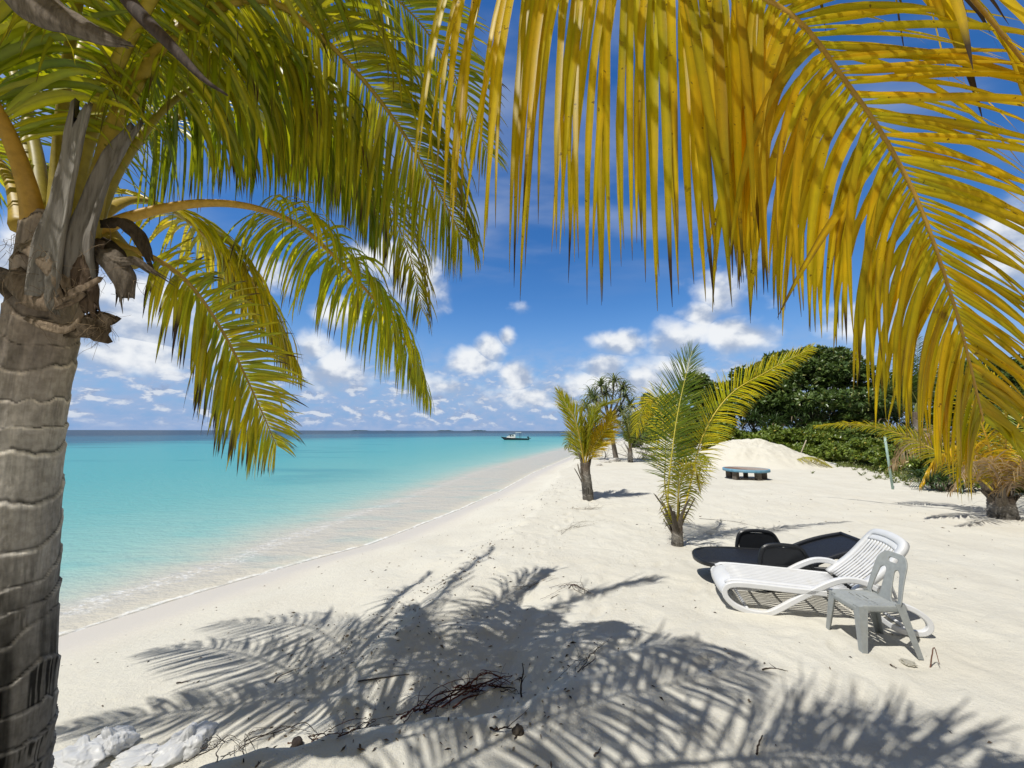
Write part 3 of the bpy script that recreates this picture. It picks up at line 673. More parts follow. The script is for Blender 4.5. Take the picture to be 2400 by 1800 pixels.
sheath([(215, 560, 1.73), (190, 620, 1.71), (200, 690, 1.71), (215, 740, 1.72)], [.10, .12, .10, .06], (1, .2, 0), (.12, .085, .06), 23, .5, .008)
sheath([(110, 560, 1.70), (118, 640, 1.68), (112, 700, 1.68), (125, 735, 1.69)], [.11, .10, .06, .03], (1, .1, 0), (.22, .20, .17), 24, .8, .006)
R5 = np.random.default_rng(4)
for q, n_, sp in (((50, 590, 1.78), 60, .05), ((100, 660, 1.72), 70, .07), ((190, 620, 1.72), 60, .07), ((150, 720, 1.71), 60, .06), ((240, 770, 1.73), 70, .03), ((300, 640, 1.75), 40, .06)):
    mb = MB(); fibres(mb, loc(at(*q)), int(n_*.45), sp, .11, R5, (.26, .19, .12), .0011); mb.build('fibre_tuft', M_WOOD, palmA)
# woody flower sheaths hanging from above
mb = MB(); ribbon(mb, pts((215, -130, 1.12), (300, 0, 1.10), (390, 95, 1.09), (470, 180, 1.09), (532, 224, 1.09)), [.04, .058, .054, .036, .003], (.6, .3, .6), 1.0, .006, (.075, .055, .045), 0, 30, 9, 0, 3)
mb.build('flower_sheath', M_STRIPE, palmA)
mb = MB(); ribbon(mb, pts((-40, -150, 1.15), (60, -20, 1.12), (160, 40, 1.10), (250, 85, 1.10), (300, 105, 1.10)), [.15, .18, .17, .11, .03], (.4, .3, .8), 1.1, .006, (.16, .13, .10), 0, 30, 11, .02, 4, .006)
mb.build('flower_sheath', M_DEAD, palmA)

# --- the yellow palm whose leaf sweeps across the upper right; its trunk stands beside the camera, out of the frame
baseB = (-2.75, .35, th(-2.75, .35)-.05)
palmB = tag(empty('coconut_palm', baseB), 'yellow coconut palm leaf hanging across the top right corner', 'palm tree')
mw = np.array(baseB)
mb = MB(); ringed_trunk(mb, [loc((-2.75, .35, baseB[2]-.2)), loc((-2.74, .36, 1.0)), loc((-2.70, .4, 2.2)), loc((-2.66, .42, 3.35))], [.19, .16, .145, .16], 34, 8, 40, 6); mb.build('trunk', M_BARK, palmB)
W3 = lambda P: np.array([loc(p) for p in P])
def fB(P, **kw):
    kw.setdefault('mats', [M_YLEAF, M_RACHIS]); return frond('frond', W3(P), palmB, **kw)
YR = (.46, .27, .04)
fB([(-2.66, .42, 3.3), (-1.95, .76, 3.72), (-1.1, 1.05, 3.92), (-.35, 1.2, 3.86), (.32, 1.24, 3.74), at(1797, 0, 1.22), at(1987, 200, 1.2), at(2133, 434, 1.2), at(2228, 690, 1.22), at(2272, 850, 1.25), at(2304, 985, 1.3)],
   n=168, L=1.30, Wd=.044, pet=.492, wprof=([0, .2, .36, 1], [.46, .56, .96, .96]), roll=(74, 80), droop=(1.6, .42), ang=(93, 40), lift=2, pal=(YEL2, YEL), rib=YR, r0=.034, tipb=.09, seed=51, segs=10, tw=(.16, .06), wild=.07, lprof=([0, .12, .25, .36, .48, .62, .85, 1], [.90, 1.0, .98, .90, .78, .62, .40, .22]), lenR=1.0, kink=.03)
# second leaf above the frame: only its leaflet tips reach down into the picture
fB([(-2.66, .42, 3.3), (-1.9, .60, 4.2), (-.9, .85, 4.7), (.2, 1.02, 4.55), (.95, 1.1, 4.1), (1.5, 1.15, 3.6), (1.95, 1.2, 3.0)], n=70, L=.95, Wd=.044, pet=.3, roll=(40, 55), droop=(1.0, .8), ang=(66, 24), pal=(YEL2, YEL), rib=YR, r0=.034, tipb=.2, seed=52, wild=.16, miss=.45)
for i, P in enumerate([
    [(-2.66, .42, 3.35), (-2.2, .9, 4.3), (-1.5, 1.25, 4.9), (-.6, 1.5, 5.1), (.1, 1.7, 4.9)],
    [(-2.66, .42, 3.35), (-2.1, .2, 4.3), (-1.2, 0, 4.9), (-.2, -.1, 4.9), (.7, -.1, 4.5)],
    [(-2.66, .42, 3.35), (-3.2, .1, 4.2), (-3.9, -.3, 4.6), (-4.7, -.7, 4.3), (-5.2, -.9, 3.7)],
    [(-2.66, .42, 3.35), (-3.1, -.3, 4.3), (-3.2, -1.1, 4.8), (-3.3, -2.0, 4.6), (-3.3, -2.7, 4.0)],
    [(-2.66, .42, 3.35), (-2.3, -.3, 4.4), (-1.8, -1.1, 4.8), (-1.2, -1.8, 4.5), (-.8, -2.3, 3.9)]]):
    fB(P, n=70, L=.9, Wd=.042, pet=.24, droop=(1.0, 1.0), pal=(G_YEL, YEL), rib=YR, r0=.036, seed=60+i)

# ------------------------------------------------------------------ young palms on the sand
def young_palm(base, label, fronds, trunk_r, stubs, seed, trunk_h=.55, lean=(0, 0), group=None):
    global mw
    base = np.array(base, float); mw = base
    o = tag(empty('young_coconut_palm', base), label, 'palm tree', group)
    R = np.random.default_rng(seed); mb = MB()
    tp = [np.array([0, 0, -.15]), np.array([lean[0]*.4, lean[1]*.4, trunk_h*.4]), np.array([lean[0], lean[1], trunk_h])]
    ringed_trunk(mb, tp, [trunk_r*1.1, trunk_r, trunk_r*.85], 7, seed, 48, 9, 0, .6, .5)
    fibres(mb, (0, 0, trunk_h*.6), 40, trunk_r*.6, .25, R, (.26, .21, .15), m=1); fibres(mb, (0, 0, .06), 25, trunk_r*.9, .2, R, (.26, .21, .15), m=1)
    mb.build('trunk', [M_BARK, M_WOOD], o)
    for i in range(stubs):
        a = R.uniform(0, 2*PI) if i else PI*.95; h = R.uniform(.3, .95)*trunk_h; l = R.uniform(.22, .58)
        d = np.array([math.cos(a), math.sin(a), 0]); p0 = np.array([lean[0]*.5, lean[1]*.5, h])+d*trunk_r*.75
        m2 = MB(); ribbon(m2, [p0-np.array([0, 0, .2]), p0, p0+d*l*.2+np.array([0, 0, l*.5]), p0+d*l*R.uniform(.3, .6)+np.array([0, 0, l])], [trunk_r*1.3, trunk_r*1.1, trunk_r*.55, trunk_r*.4], np.cross(d, [0, 0, 1.0]), .9, .012, np.array([.22, .19, .155])*R.uniform(.45, 1.1), 0, 14, 6, .03, seed*10+i, .003)
        m2.build('dead_leaf_stub', M_STRIPE, o)
    for i, (ctrl, kw) in enumerate(fronds):
        P = [np.array([lean[0], lean[1], trunk_h-.25])]+[at(*q)-base for q in ctrl]
        kw = dict(kw); kw.setdefault('seed', seed*20+i); frond('frond', P, o, **kw)
    return o
YG = ((.22, .27, .018), (.46, .43, .03)); FR = (.52, .42, .07)
b2 = hit(1588, 1278); Y2 = b2[1]
YB = dict(n=140, L=.58, Wd=.019, tipb=.08, segs=6, r0=.018, rib=FR, flare=1.8, lift=14)
young_palm(b2, 'young coconut palm with tall green and yellow fronds in front of the black lounger', [
    ([(1566, 1180, Y2-.05), (1578, 1040, Y2-.15), (1592, 950, Y2-.1), (1612, 860, Y2), (1622, 822, Y2+.05)], dict(YB, pal=((.12, .20, .02), (.34, .38, .04)), pet=.30, roll=(80, 84), droop=(.25, .25), ang=(70, 20), L=.76, n=150, r0=.022, rib=(.66, .58, .10), tipb=.10)),
    ([(1615, 1150, Y2+.05), (1648, 1020, Y2+.1), (1710, 925, Y2+.2), (1800, 868, Y2+.3), (1905, 812, Y2+.45)], dict(YB, pal=((.58, .55, .016), (.80, .64, .018)), pet=.2, roll=(70, 80), droop=(.45, .12), ang=(66, 24), L=.52, n=150, tipb=.10, rib=(.74, .58, .07))),
    ([(1560, 1150, Y2+.1), (1560, 1040, Y2+.3), (1548, 960, Y2+.5), (1540, 930, Y2+.6), (1512, 950, Y2+.75), (1490, 1010, Y2+.85)], dict(YB, pal=((.58, .52, .016), (.78, .60, .018)), pet=.35, roll=(60, 84), droop=(.5, .3), ang=(75, 30), L=.52, n=90)),
    ([(1592, 1150, Y2+.25), (1620, 1080, Y2+.7), (1640, 1060, Y2+1.1), (1650, 1090, Y2+1.4)], dict(YB, pal=YG, pet=.2, roll=(10, 30), droop=(1.1, 1.0), L=.5, n=70)),
    ([(1590, 1170, Y2-.2), (1598, 1110, Y2-.3), (1615, 1085, Y2-.4), (1632, 1100, Y2-.5), (1642, 1140, Y2-.55)], dict(YB, pal=((.34, .36, .014), (.60, .46, .03)), pet=.15, roll=(5, 40), droop=(1.5, 1.2), L=.42, n=60, tipb=.25)),
    ([(1590, 1140, Y2+.1), (1596, 1020, Y2+.35), (1600, 940, Y2+.6), (1596, 890, Y2+.9)], dict(YB, pal=((.16, .24, .02), (.36, .40, .03)), pet=.25, roll=(80, 90), droop=(.2, .2), ang=(66, 20), L=.55, n=80)),
    ], .10, 13, 21, .36, (.02, 0), 'young coconut palms planted on the sand')
b1 = hit(1380, 1170); Y1 = b1[1]
YC = dict(n=120, L=.62, Wd=.028, tipb=.10, segs=5, r0=.024, rib=(.5, .36, .05), flare=1.8, lift=16)
young_palm(b1, 'young coconut palm with short upright yellow fronds near the beach edge', [
    ([(1365, 1060, Y1), (1350, 990, Y1), (1328, 950, Y1+.1), (1310, 916, Y1+.2)], dict(YC, pal=((.34, .36, .02), (.58, .48, .03)), pet=.15, roll=(75, 85), droop=(.12, .12), ang=(40, 14), L=.66, ribtip=(.5, .25, .04))),
    ([(1376, 1050, Y1-.1), (1385, 990, Y1-.1), (1405, 955, Y1-.1), (1446, 936, Y1-.1)], dict(YC, pal=((.26, .30, .018), (.46, .42, .03)), pet=.2, roll=(60, 70), droop=(.4, .3), ang=(48, 16), L=.62)),
    ([(1388, 1055, Y1), (1402, 1030, Y1+.05), (1424, 1000, Y1+.1), (1434, 968, Y1+.15)], dict(YC, pal=((.60, .46, .014), (.80, .56, .014)), pet=.2, roll=(70, 80), droop=(.3, .3), ang=(60, 20), L=.55)),
    ([(1368, 1050, Y1+.1), (1362, 1000, Y1+.2), (1362, 965, Y1+.35), (1370, 960, Y1+.5)], dict(YC, pal=((.34, .35, .018), (.56, .47, .03)), pet=.2, roll=(75, 85), droop=(.15, .15), ang=(46, 20), L=.6)),
    ([(1380, 1050, Y1+.1), (1390, 1000, Y1+.3), (1394, 970, Y1+.5), (1400, 960, Y1+.8)], dict(YC, pal=YG, pet=.2, roll=(75, 85), droop=(.2, .2), ang=(46, 20), L=.6)),
    ([(1358, 1070, Y1+.2), (1345, 1030, Y1+.5), (1335, 1030, Y1+.8), (1330, 1050, Y1+1.0)], dict(YC, pal=YG, pet=.2, roll=(10, 30), droop=(.8, .8), L=.5, n=60)),
    ], .15, 8, 33, 1.05, (-.10, 0), 'young coconut palms planted on the sand')
b3 = hit(2352, 1212); Y3 = b3[1]
YD = dict(n=88, L=.70, Wd=.034, tipb=.12, segs=6, r0=.034, rib=(.55, .34, .05), flare=2.0, lift=14)
DEADF = ((.36, .24, .13), (.52, .38, .24)); DR = (.33, .23, .14)
young_palm(b3, 'spreading yellow coconut palm with brown dead fronds at the right edge', [
    ([(2310, 1130, Y3), (2230, 1075, Y3+.3), (2140, 1028, Y3+.7), (2060, 1000, Y3+1.0), (1990, 992, Y3+1.3), (1918, 996, Y3+1.6)], dict(YD, pal=((.54, .50, .016), (.76, .60, .02)), pet=.14, roll=(15, 20), droop=(1.0, .5), ang=(58, 16), L=.62, lprof=([0, .3, .6, 1], [1, 1, .55, .3]), rib=(.66, .52, .06), ribtip=(.4, .25, .1))),
    ([(2330, 1090, Y3-.1), (2300, 990, Y3-.1), (2250, 900, Y3), (2200, 830, Y3+.1)], dict(YD, pal=((.54, .46, .016), (.78, .52, .016)), pet=.2, roll=(60, 70), droop=(.4, .3), L=.7)),
    ([(2320, 1120, Y3+.3), (2270, 1050, Y3+.6), (2200, 1010, Y3+1.0), (2130, 1040, Y3+1.3), (2090, 1090, Y3+1.5)], dict(YD, pal=DEADF, rib=DR, pet=.15, roll=(10, 30), droop=(1.6, 1.4), tipb=.02, wild=.25)),
    ([(2330, 1120, Y3-.2), (2290, 1060, Y3-.3), (2240, 1050, Y3-.35), (2190, 1080, Y3-.4), (2160, 1130, Y3-.4)], dict(YD, pal=((.60, .40, .016), (.78, .50, .014)), pet=.2, roll=(10, 30), droop=(1.5, 1.3), tipb=.2)),
    ([(2350, 1090, Y3-.2), (2360, 1000, Y3-.35), (2340, 900, Y3-.4), (2280, 830, Y3-.4)], dict(YD, pal=((.54, .46, .016), (.78, .52, .016)), pet=.22, roll=(60, 80), droop=(.5, .4), rib=(.5, .27, .04))),
    ([(2380, 1110, Y3), (2420, 1040, Y3+.1), (2490, 1000, Y3+.2), (2570, 1020, Y3+.3)], dict(YD, pal=((.58, .42, .016), (.78, .50, .014)), pet=.2, roll=(10, 30), droop=(1.1, 1.0))),
    ([(2370, 1130, Y3-.3), (2410, 1080, Y3-.6), (2460, 1070, Y3-.9), (2520, 1110, Y3-1.1)], dict(YD, pal=DEADF, rib=DR, pet=.2, roll=(10, 30), droop=(1.6, 1.4), tipb=.02, wild=.25)),
    ([(2360, 1100, Y3+.3), (2380, 1010, Y3+.8), (2420, 950, Y3+1.3), (2470, 960, Y3+1.8)], dict(YD, pal=YG, pet=.2, roll=(10, 30), droop=(.9, .8))),
    ([(2340, 1120, Y3-.3), (2310, 1080, Y3-.7), (2270, 1090, Y3-1.0), (2230, 1150, Y3-1.2)], dict(YD, pal=DEADF, rib=DR, pet=.2, roll=(10, 30), droop=(1.8, 1.6), tipb=.02, wild=.3, L=.5, n=60)),
    ], .24, 16, 45, .50, (0, 0), 'young coconut palms planted on the sand')

# ------------------------------------------------------------------ woods behind the beach
def leaf_cloud(mb, centers, normals, size, pal, R, leaves=6, aspect=.5, spread=.9, m=0):
    """Rosettes of folded leaves at CENTERS, opening along NORMALS."""
    n = len(centers); C = np.repeat(centers, leaves, 0); Nn = np.repeat(normals, leaves, 0)
    r = R.normal(0, 1, (n*leaves, 3)); d = unit(Nn+spread*unit(r))
    L = size*R.uniform(.6, 1.25, (n*leaves, 1))
    up = unit(Nn+R.normal(0, .35, (n*leaves, 3))); side = unit(np.cross(d, up)); nor = np.cross(side, d)
    w = L*aspect*.5
    p0 = C; p1 = C+d*L*.45+side*w-nor*w*.25; p2 = C+d*L-nor*L*.18; p3 = C+d*L*.45-side*w-nor*w*.25; pm = C+d*L*.5+nor*w*.12
    V = np.stack([p0, p1, p2, p3, pm], 1)
    k = np.arange(n*leaves)*5
    f = np.stack([np.stack([k, k+1, k+4], 1), np.stack([k+1, k+2, k+4], 1), np.stack([k+2, k+3, k+4], 1), np.stack([k+3, k, k+4], 1)], 1).reshape(-1, 3)
    a, b = np.asarray(pal[0]), np.asarray(pal[1]); cl = np.repeat(R.random(n), leaves); t = np.clip(.55*cl+.45*R.random(n*leaves), 0, 1)[:, None]
    c = (a*(1-t)+b*t)*(1+R.normal(0, .15, (n*leaves, 1)))
    if len(pal) > 2:
        y = R.random(n*leaves) < .03; c[y] = pal[2]
    mb.add(V.reshape(-1, 3), f.tolist(), np.repeat(np.clip(c, .002, 1), 5, 0), m)
def blob_points(blobs, n, R, shell=.55):
    vol = np.array([b[1][0]*b[1][1]*b[1][2] for b in blobs])**(2/3); pick = R.choice(len(blobs), n, p=vol/vol.sum())
    c = np.array([b[0] for b in blobs])[pick]; r = np.array([b[1] for b in blobs])[pick]
    d = unit(R.normal(0, 1, (n, 3))); rad = (shell+(1-shell)*R.random(n)**.6)[:, None]*(1+.16*(fbm(d[:, 0]*3+c[:, 0], d[:, 1]*3+c[:, 1], d[:, 2]*3, 3)-.45)*4)[:, None]
    return c+d*r*rad, unit(d/r)
def tree(name, label, cat, base, blobs, n, size, pal, seed, group, leaves=6, aspect=.55, trunk_r=.12, limbs=True, shell=.35, clumps=15):
    R = np.random.default_rng(seed); base = np.asarray(base, float)
    o = tag(empty(name, base), label, cat, group)
    bl = [(np.asarray(c, float)-base, np.asarray(r, float)) for c, r in blobs]
    sub = []
    for c, r in bl:
        for _ in range(clumps):
            d = unit(R.normal(0, 1, 3)); d[2] = abs(d[2]) if R.random() < .55 else d[2]
            sub.append((c+d*r*R.uniform(.45, 1.0), r*R.uniform(.20, .46)*np.array([1, 1, .8])))
    mb = MB(); p, nn = blob_points(sub, n, R, shell)
    ok = p[:, 2] > -.1
    leaf_cloud(mb, p[ok], unit(nn[ok]+np.array([0, 0, .45])), size, pal, R, leaves, aspect)
    mb.build('crown', M_TREELEAF, o, smooth_=False)
    if limbs:
        mb = MB(); cc = np.mean([b[0] for b in bl], 0)
        for i, (c, r) in enumerate(bl):
            s = R.normal(0, .25, 3)*[1, 1, 0]; m1 = s*.5+np.array([c[0]*.3, c[1]*.3, c[2]*.45]); 
            P, _ = catmull([s-np.array([0, 0, .2]), m1+R.normal(0, .12, 3), c*.9+R.normal(0, .1, 3)], 14)
            tube(mb, P, np.linspace(trunk_r, trunk_r*.25, 14), 7, (.13, .11, .09), 0, True)
            for q in range(4):
                e = c+r*unit(R.normal(0, 1, 3))*.8; tube(mb, catmull([P[8], (P[8]+e)/2+R.normal(0, .15, 3), e], 8)[0], np.linspace(trunk_r*.4, trunk_r*.08, 8), 5, (.13, .11, .09), 0, False)
        mb.build('trunk', M_WOOD, o)
    return o
def ball(px, py, Y, rx, ry, depth=1.0):
    """Crown lobe given by its pixel centre and half sizes at distance Y."""
    c = at(px, py, Y); k = Y/F; return (c, (rx*k, max(rx, ry)*k*depth, ry*k))
def foot(px, Y, py=None):
    c = at(px, 1010, Y); return (c[0], Y, th(c[0], Y))
PD = ((.04, .085, .02), (.17, .25, .06), (.34, .36, .12)); PM = ((.06, .12, .022), (.22, .30, .06), (.36, .33, .08)); PL = ((.075, .14, .02), (.30, .38, .06), (.55, .48, .09))
GT = 'broadleaf trees behind the beach'; GS = 'leafy shrubs along the edge of the sand'; GB = 'dark strap leaved bushes below the trees'
tree('broadleaf_tree', 'tallest dark green tree behind the sand mound', 'tree', foot(1900, 37), [ball(1880, 890, 37, 95, 62), ball(1925, 850, 37, 65, 45), ball(1800, 900, 36, 62, 55), ball(1970, 895, 36, 68, 50), ball(1850, 860, 38, 60, 36), ball(1740, 925, 36, 55, 50), ball(1900, 960, 35, 140, 50)], 8200, .42, PD, 201, GT, trunk_r=.2, clumps=20)
tree('broadleaf_tree', 'lower dark tree between the green and yellow fronds of the young palm', 'tree', foot(1665, 36), [ball(1660, 935, 36, 50, 42), ball(1635, 905, 37, 36, 26), ball(1690, 970, 35, 60, 45), ball(1650, 1000, 35, 55, 40)], 2600, .40, PD, 202, GT, trunk_r=.15)
tree('broadleaf_tree', 'dark tree right of the tallest one, behind hanging yellow leaflets', 'tree', foot(2080, 35), [ball(2060, 945, 35, 60, 50), ball(2120, 930, 35, 60, 50), ball(2020, 960, 34, 50, 40)], 2600, .38, PD, 203, GT, trunk_r=.15)
tree('broadleaf_tree', 'dense tree behind the spreading palm at the right edge', 'tree', foot(2290, 31), [ball(2230, 930, 31, 90, 75), ball(2320, 900, 31, 90, 80), ball(2260, 1000, 30, 110, 60)], 3400, .37, PD, 204, GT, trunk_r=.17)
tree('broadleaf_tree', 'rightmost dark tree, cut by the frame behind the palm', 'tree', foot(2440, 28), [ball(2400, 960, 28, 90, 90), ball(2470, 900, 28, 100, 100), ball(2380, 1050, 27, 80, 70)], 3000, .36, PD, 205, GT, trunk_r=.17)
# strap-leaved bushes (beach screw pine) in the middle storey
def strap_bush(name, label, base, heads, seed, group, L=.9, W_=.05, per=42, pal=((.03, .07, .022), (.09, .15, .04)), stem=.05, cat='bush', droop=1.0, stems=None, steml=None):
    R = np.random.default_rng(seed); base = np.asarray(base, float); o = tag(empty(name, base), label, cat, group)
    mb = MB()
    H_ = [np.asarray(h, float)-base for h in heads]
    for h in H_:
        n = per; a = np.arange(n)*2.4+R.normal(0, .3, n); tl = np.linspace(1.35, -.25, n)+R.normal(0, .12, n)
        d = np.stack([np.cos(a)*np.cos(tl), np.sin(a)*np.cos(tl), np.sin(tl)], 1); p = np.tile(h, (n, 1))+d*.04
        ln = L*R.uniform(.7, 1.15, n); rows = []
        for j in range(6):
            s = j/5; w = W_*np.interp(s, [0, .2, .7, 1], [1, 1, .7, .05]); sd = unit(np.cross(d, [0, 0, 1.0])+R.normal(0, .02, (n, 3))); nr = np.cross(sd, d)
            rows.append(np.stack([p-sd*w/2+nr*w*.22, p, p+sd*w/2+nr*w*.22], 1))
            p = p+d*(ln/5)[:, None]; d = unit(d+np.array([0, 0, -1.0])*(droop*(.15+.5*s)*R.uniform(.6, 1.4, n))[:, None])
        V = np.stack(rows, 1); f = []
        for i in range(n):
            for j in range(5):
                q = i*18+j*3; f.append((q, q+1, q+4, q+3)); f.append((q+1, q+2, q+5, q+4))
        t = R.random(n)[:, None]; c = np.asarray(pal[0])*(1-t)+np.asarray(pal[1])*t; dead = (tl < .05)[:, None]*(R.random((n, 1)) < .45); c = np.where(dead, np.array([.26, .21, .14]), c)
        mb.add(V.reshape(-1, 3), f, np.repeat(c, 18, 0), 0)
    mb.build('crown', M_TREELEAF, o)
    mb = MB()
    for i, h in enumerate(H_):
        if stems is not None:
            P, _ = catmull(stems[i], 14)
            tube(mb, P, np.linspace(steml[i], stem*.7, 14), 8, (.22, .19, .16), 0, True)
        else:
            s = R.normal(0, .15, 3)*[1, 1, 0]; P, _ = catmull([s-np.array([0, 0, .15]), (s+h)/2+R.normal(0, .1, 3), h], 10)
            tube(mb, P, np.linspace(stem*1.3, stem*.8, 10), 6, (.15, .13, .10), 0, True)
    mb.build('trunk', M_WOOD, o)
    return o
for i, (px, py, Y, rx, ry, nh, lab) in enumerate([(1800, 985, 33, 62, 34, 16, 'strap leaved bush under the left side of the tallest tree'), (1905, 985, 32.5, 60, 36, 16, 'strap leaved bush under the middle of the tallest tree'), (2000, 990, 32, 52, 34, 14, 'strap leaved bush under the right side of the tallest tree'), (2100, 1000, 29, 56, 40, 14, 'strap leaved bush behind the brown dead frond')]):
    R = np.random.default_rng(300+i); k = Y/F; c = at(px, py, Y)
    heads = [c+np.array([R.uniform(-1, 1)*rx*k, R.uniform(-.6, .6)*rx*k, R.uniform(-1, .9)*ry*k]) for _ in range(nh)]
    strap_bush('screw_pine_bush', lab, foot(px, Y), heads, 310+i, GB, 1.25, .09, 40)
strap_bush('screw_pine_bush', 'low dark strap leaved plant in front of the spreading palm at the right', hit(2215, 1150), [hit(px, py)+np.array([0, 0, dz]) for px, py, dz in ((2180, 1148, .25), (2215, 1150, .35), (2255, 1152, .3), (2290, 1150, .4), (2230, 1140, .5), (2160, 1140, .35), (2200, 1138, .45), (2320, 1150, .5))], 330, GB, .55, .05, 40, droop=1.5)
# the light green shrub bank along the sand
SH = [(1700, 1030, 31, 55, 42), (1765, 1036, 30, 60, 42), (1840, 1034, 29, 62, 42), (1915, 1046, 26.5, 60, 42), (1960, 1020, 29, 60, 38), (1985, 1058, 24.5, 62, 36), (2060, 1064, 21.5, 62, 42), (2050, 1028, 25.5, 66, 40), (2125, 1072, 18.8, 60, 50), (2140, 1030, 22.5, 66, 46), (2190, 1085, 16, 66, 55), (2260, 1080, 15, 70, 70), (2340, 1080, 14, 80, 80), (2430, 1090, 13, 90, 90)]
LAB = ['shrub nearest the young palm at the left end of the bank', 'shrub directly behind the peak of the sand mound', 'shrub behind the right slope of the sand mound', 'shrub behind the leaning pale sticks', 'back row shrub above the leaning sticks', 'shrub beside the white litter at the edge of the sand', 'shrub left of the pale green pole', 'back row shrub behind the dry tip of the low frond', 'shrub directly behind the pale green pole', 'back row shrub right of the pale green pole', 'shrub behind the low frond of the spreading palm', 'shrub behind the brown dead fronds at the right', 'shrub behind the trunk of the spreading palm', 'shrub cut by the right edge of the frame']
for i, ((px, py, Y, rx, ry), lab) in enumerate(zip(SH, LAB)):
    R = np.random.default_rng(400+i)
    bl = [ball(px, py, Y, rx*.8, ry*.8)]+[ball(px+R.uniform(-.7, .7)*rx, py+R.uniform(-.4, .7)*ry, Y+R.uniform(-.6, .6), rx*.5, ry*.5) for _ in range(4)]
    tree('beach_shrub', 'green leafy '+lab, 'shrub', foot(px, Y), bl, 1500, .21*Y/20, PL if i not in (4, 7, 9) else PM, 420+i, GS, 6, .5, .04, True, .3, 12)
# left behind the young palms: screw pine tree, bare bushes, small palm, distant shrubs
p0 = hit(1446, 1078); Yp = p0[1]
hd = [(1408, 905), (1440, 895), (1465, 930), (1395, 940), (1375, 955), (1455, 965), (1478, 955), (1470, 990), (1385, 930), (1420, 925), (1460, 912), (1490, 985)]
fork = at(1428, 985, Yp); heads = []; stems = []; sl = []
for i, (px, py) in enumerate(hd):
    h = at(px, py, Yp+RNG.uniform(-.6, .6)); heads.append(h)
    stems.append([np.array([0, 0, -.2]), (at(1438, 1040, Yp)-p0), (fork-p0)*.98, (fork+h)/2-p0+np.array([0, 0, -.12]), h-p0]); sl.append(.19 if i == 0 else .15)
strap_bush('screw_pine', 'tall screw pine tree with tufted heads above the beach edge', p0, heads, 340, None, 1.15, .11, 40, ((.09, .14, .05), (.30, .34, .14)), .06, 'tree', 1.7, stems, sl)
def twiggy(name, label, base, n, h, spread, seed, col=(.24, .22, .20), r=.018, cat='bush', group=None):
    R = np.random.default_rng(seed); o = MB(); base = np.asarray(base, float)
    def grow(p, d, l, rr, depth):
        P = [p]
        for _ in range(4): d = unit(d+R.normal(0, .22, 3)); P.append(P[-1]+d*l/4)
        tube(o, np.array(P), np.linspace(rr, rr*.6, 5), 4, np.asarray(col)*R.uniform(.6, 1.25), 0, False)
        if depth:
            for _ in range(R.integers(2, 4)): grow(P[R.integers(2, 5)], unit(d+R.normal(0, .6, 3)), l*.62, rr*.55, depth-1)
    for _ in range(n):
        a = R.uniform(0, 2*PI); grow(np.array([math.cos(a), math.sin(a), 0])*R.uniform(0, spread*.4), unit([math.cos(a)*.8, math.sin(a)*.8, R.uniform(.4, 1.3)]), h*R.uniform(.35, .6), r, 3)
    ob = o.build(name, M_WOOD); ob.location = base; return tag(ob, label, cat, group)
twiggy('bare_bush', 'leafless grey bush between the screw pine and the small palm', foot(1490, Yp+1.5), 10, 2.6, 1.5, 51)
twiggy('bare_bush', 'leafless grey bush at the foot of the screw pine', (p0[0]-.8, p0[1]+.6, p0[2]-.1), 6, 1.4, .8, 52)
twiggy('bare_bush', 'leafless grey bush right of the small palm', foot(1530, Yp+3), 10, 2.6, 1.8, 53)
bp = foot(1475, Yp-1.5)
young_palm(bp, 'small dark palm standing beside the screw pine', [([(1475, 1030, bp[1]), (1470+dx*.5, 1000-ab, bp[1]+dy*.4), (1475+dx, 990+dn-ab, bp[1]+dy)], dict(n=36, L=.7, Wd=.05, pal=((.14, .18, .03), (.30, .32, .06)), segs=4, r0=.025, rib=(.3, .26, .06), pet=.2, droop=(.8, .8), roll=(20, 40), seed=900+int(dx)))
    for dx, dy, dn, ab in ((-50, .3, 20, 18), (42, .4, 25, 20), (-25, -.5, 0, 35), (25, -.4, 5, 30), (-70, -.2, 50, 10), (60, -.2, 50, 10), (0, .6, 0, 40))], .16, 3, 57, .9)
GF = 'distant green shrubs along the far beach'
for i, (px, py, Y, rx, ry, lab) in enumerate([(1525, 985, 42, 40, 50, 'hazy distant green shrub just left of the young palm'), (1580, 975, 40, 50, 55, 'distant shrub hidden behind the green fronds of the young palm'), (1500, 1010, 46, 34, 34, 'small distant shrub above the far end of the beach'), (1625, 1010, 34, 46, 50, 'distant dark shrub between the two young palm fronds')]):
    tree('distant_shrub', lab, 'shrub', foot(px, Y), [ball(px, py, Y, rx, ry), ball(px+rx*.5, py+15, Y, rx*.7, ry*.7), ball(px-rx*.5, py+20, Y, rx*.6, ry*.6)], 1100, .36, PM, 460+i, GF, 6, .55, .08, False)
b6 = foot(2150, 27)
young_palm(b6, 'green palm whose fan of leaves shows behind the hanging yellow leaflets', [([(2150, 940, 27), (2150+dx*.5, 880-ab, 27), (2150+dx, 880+dn-ab, 27)], dict(n=50, L=1.1, Wd=.07, pal=((.06, .12, .02), (.16, .22, .04)), segs=5, r0=.05, rib=(.2, .22, .05), pet=.15, droop=(.7, .7), roll=(20, 50), seed=930+i))
    for i, (dx, dn, ab) in enumerate(((-80, 10, 10), (80, 10, 10), (-50, -30, 30), (55, -30, 30), (0, -50, 40), (-95, 60, 0), (95, 60, 0)))], .2, 0, 58, 3.2)
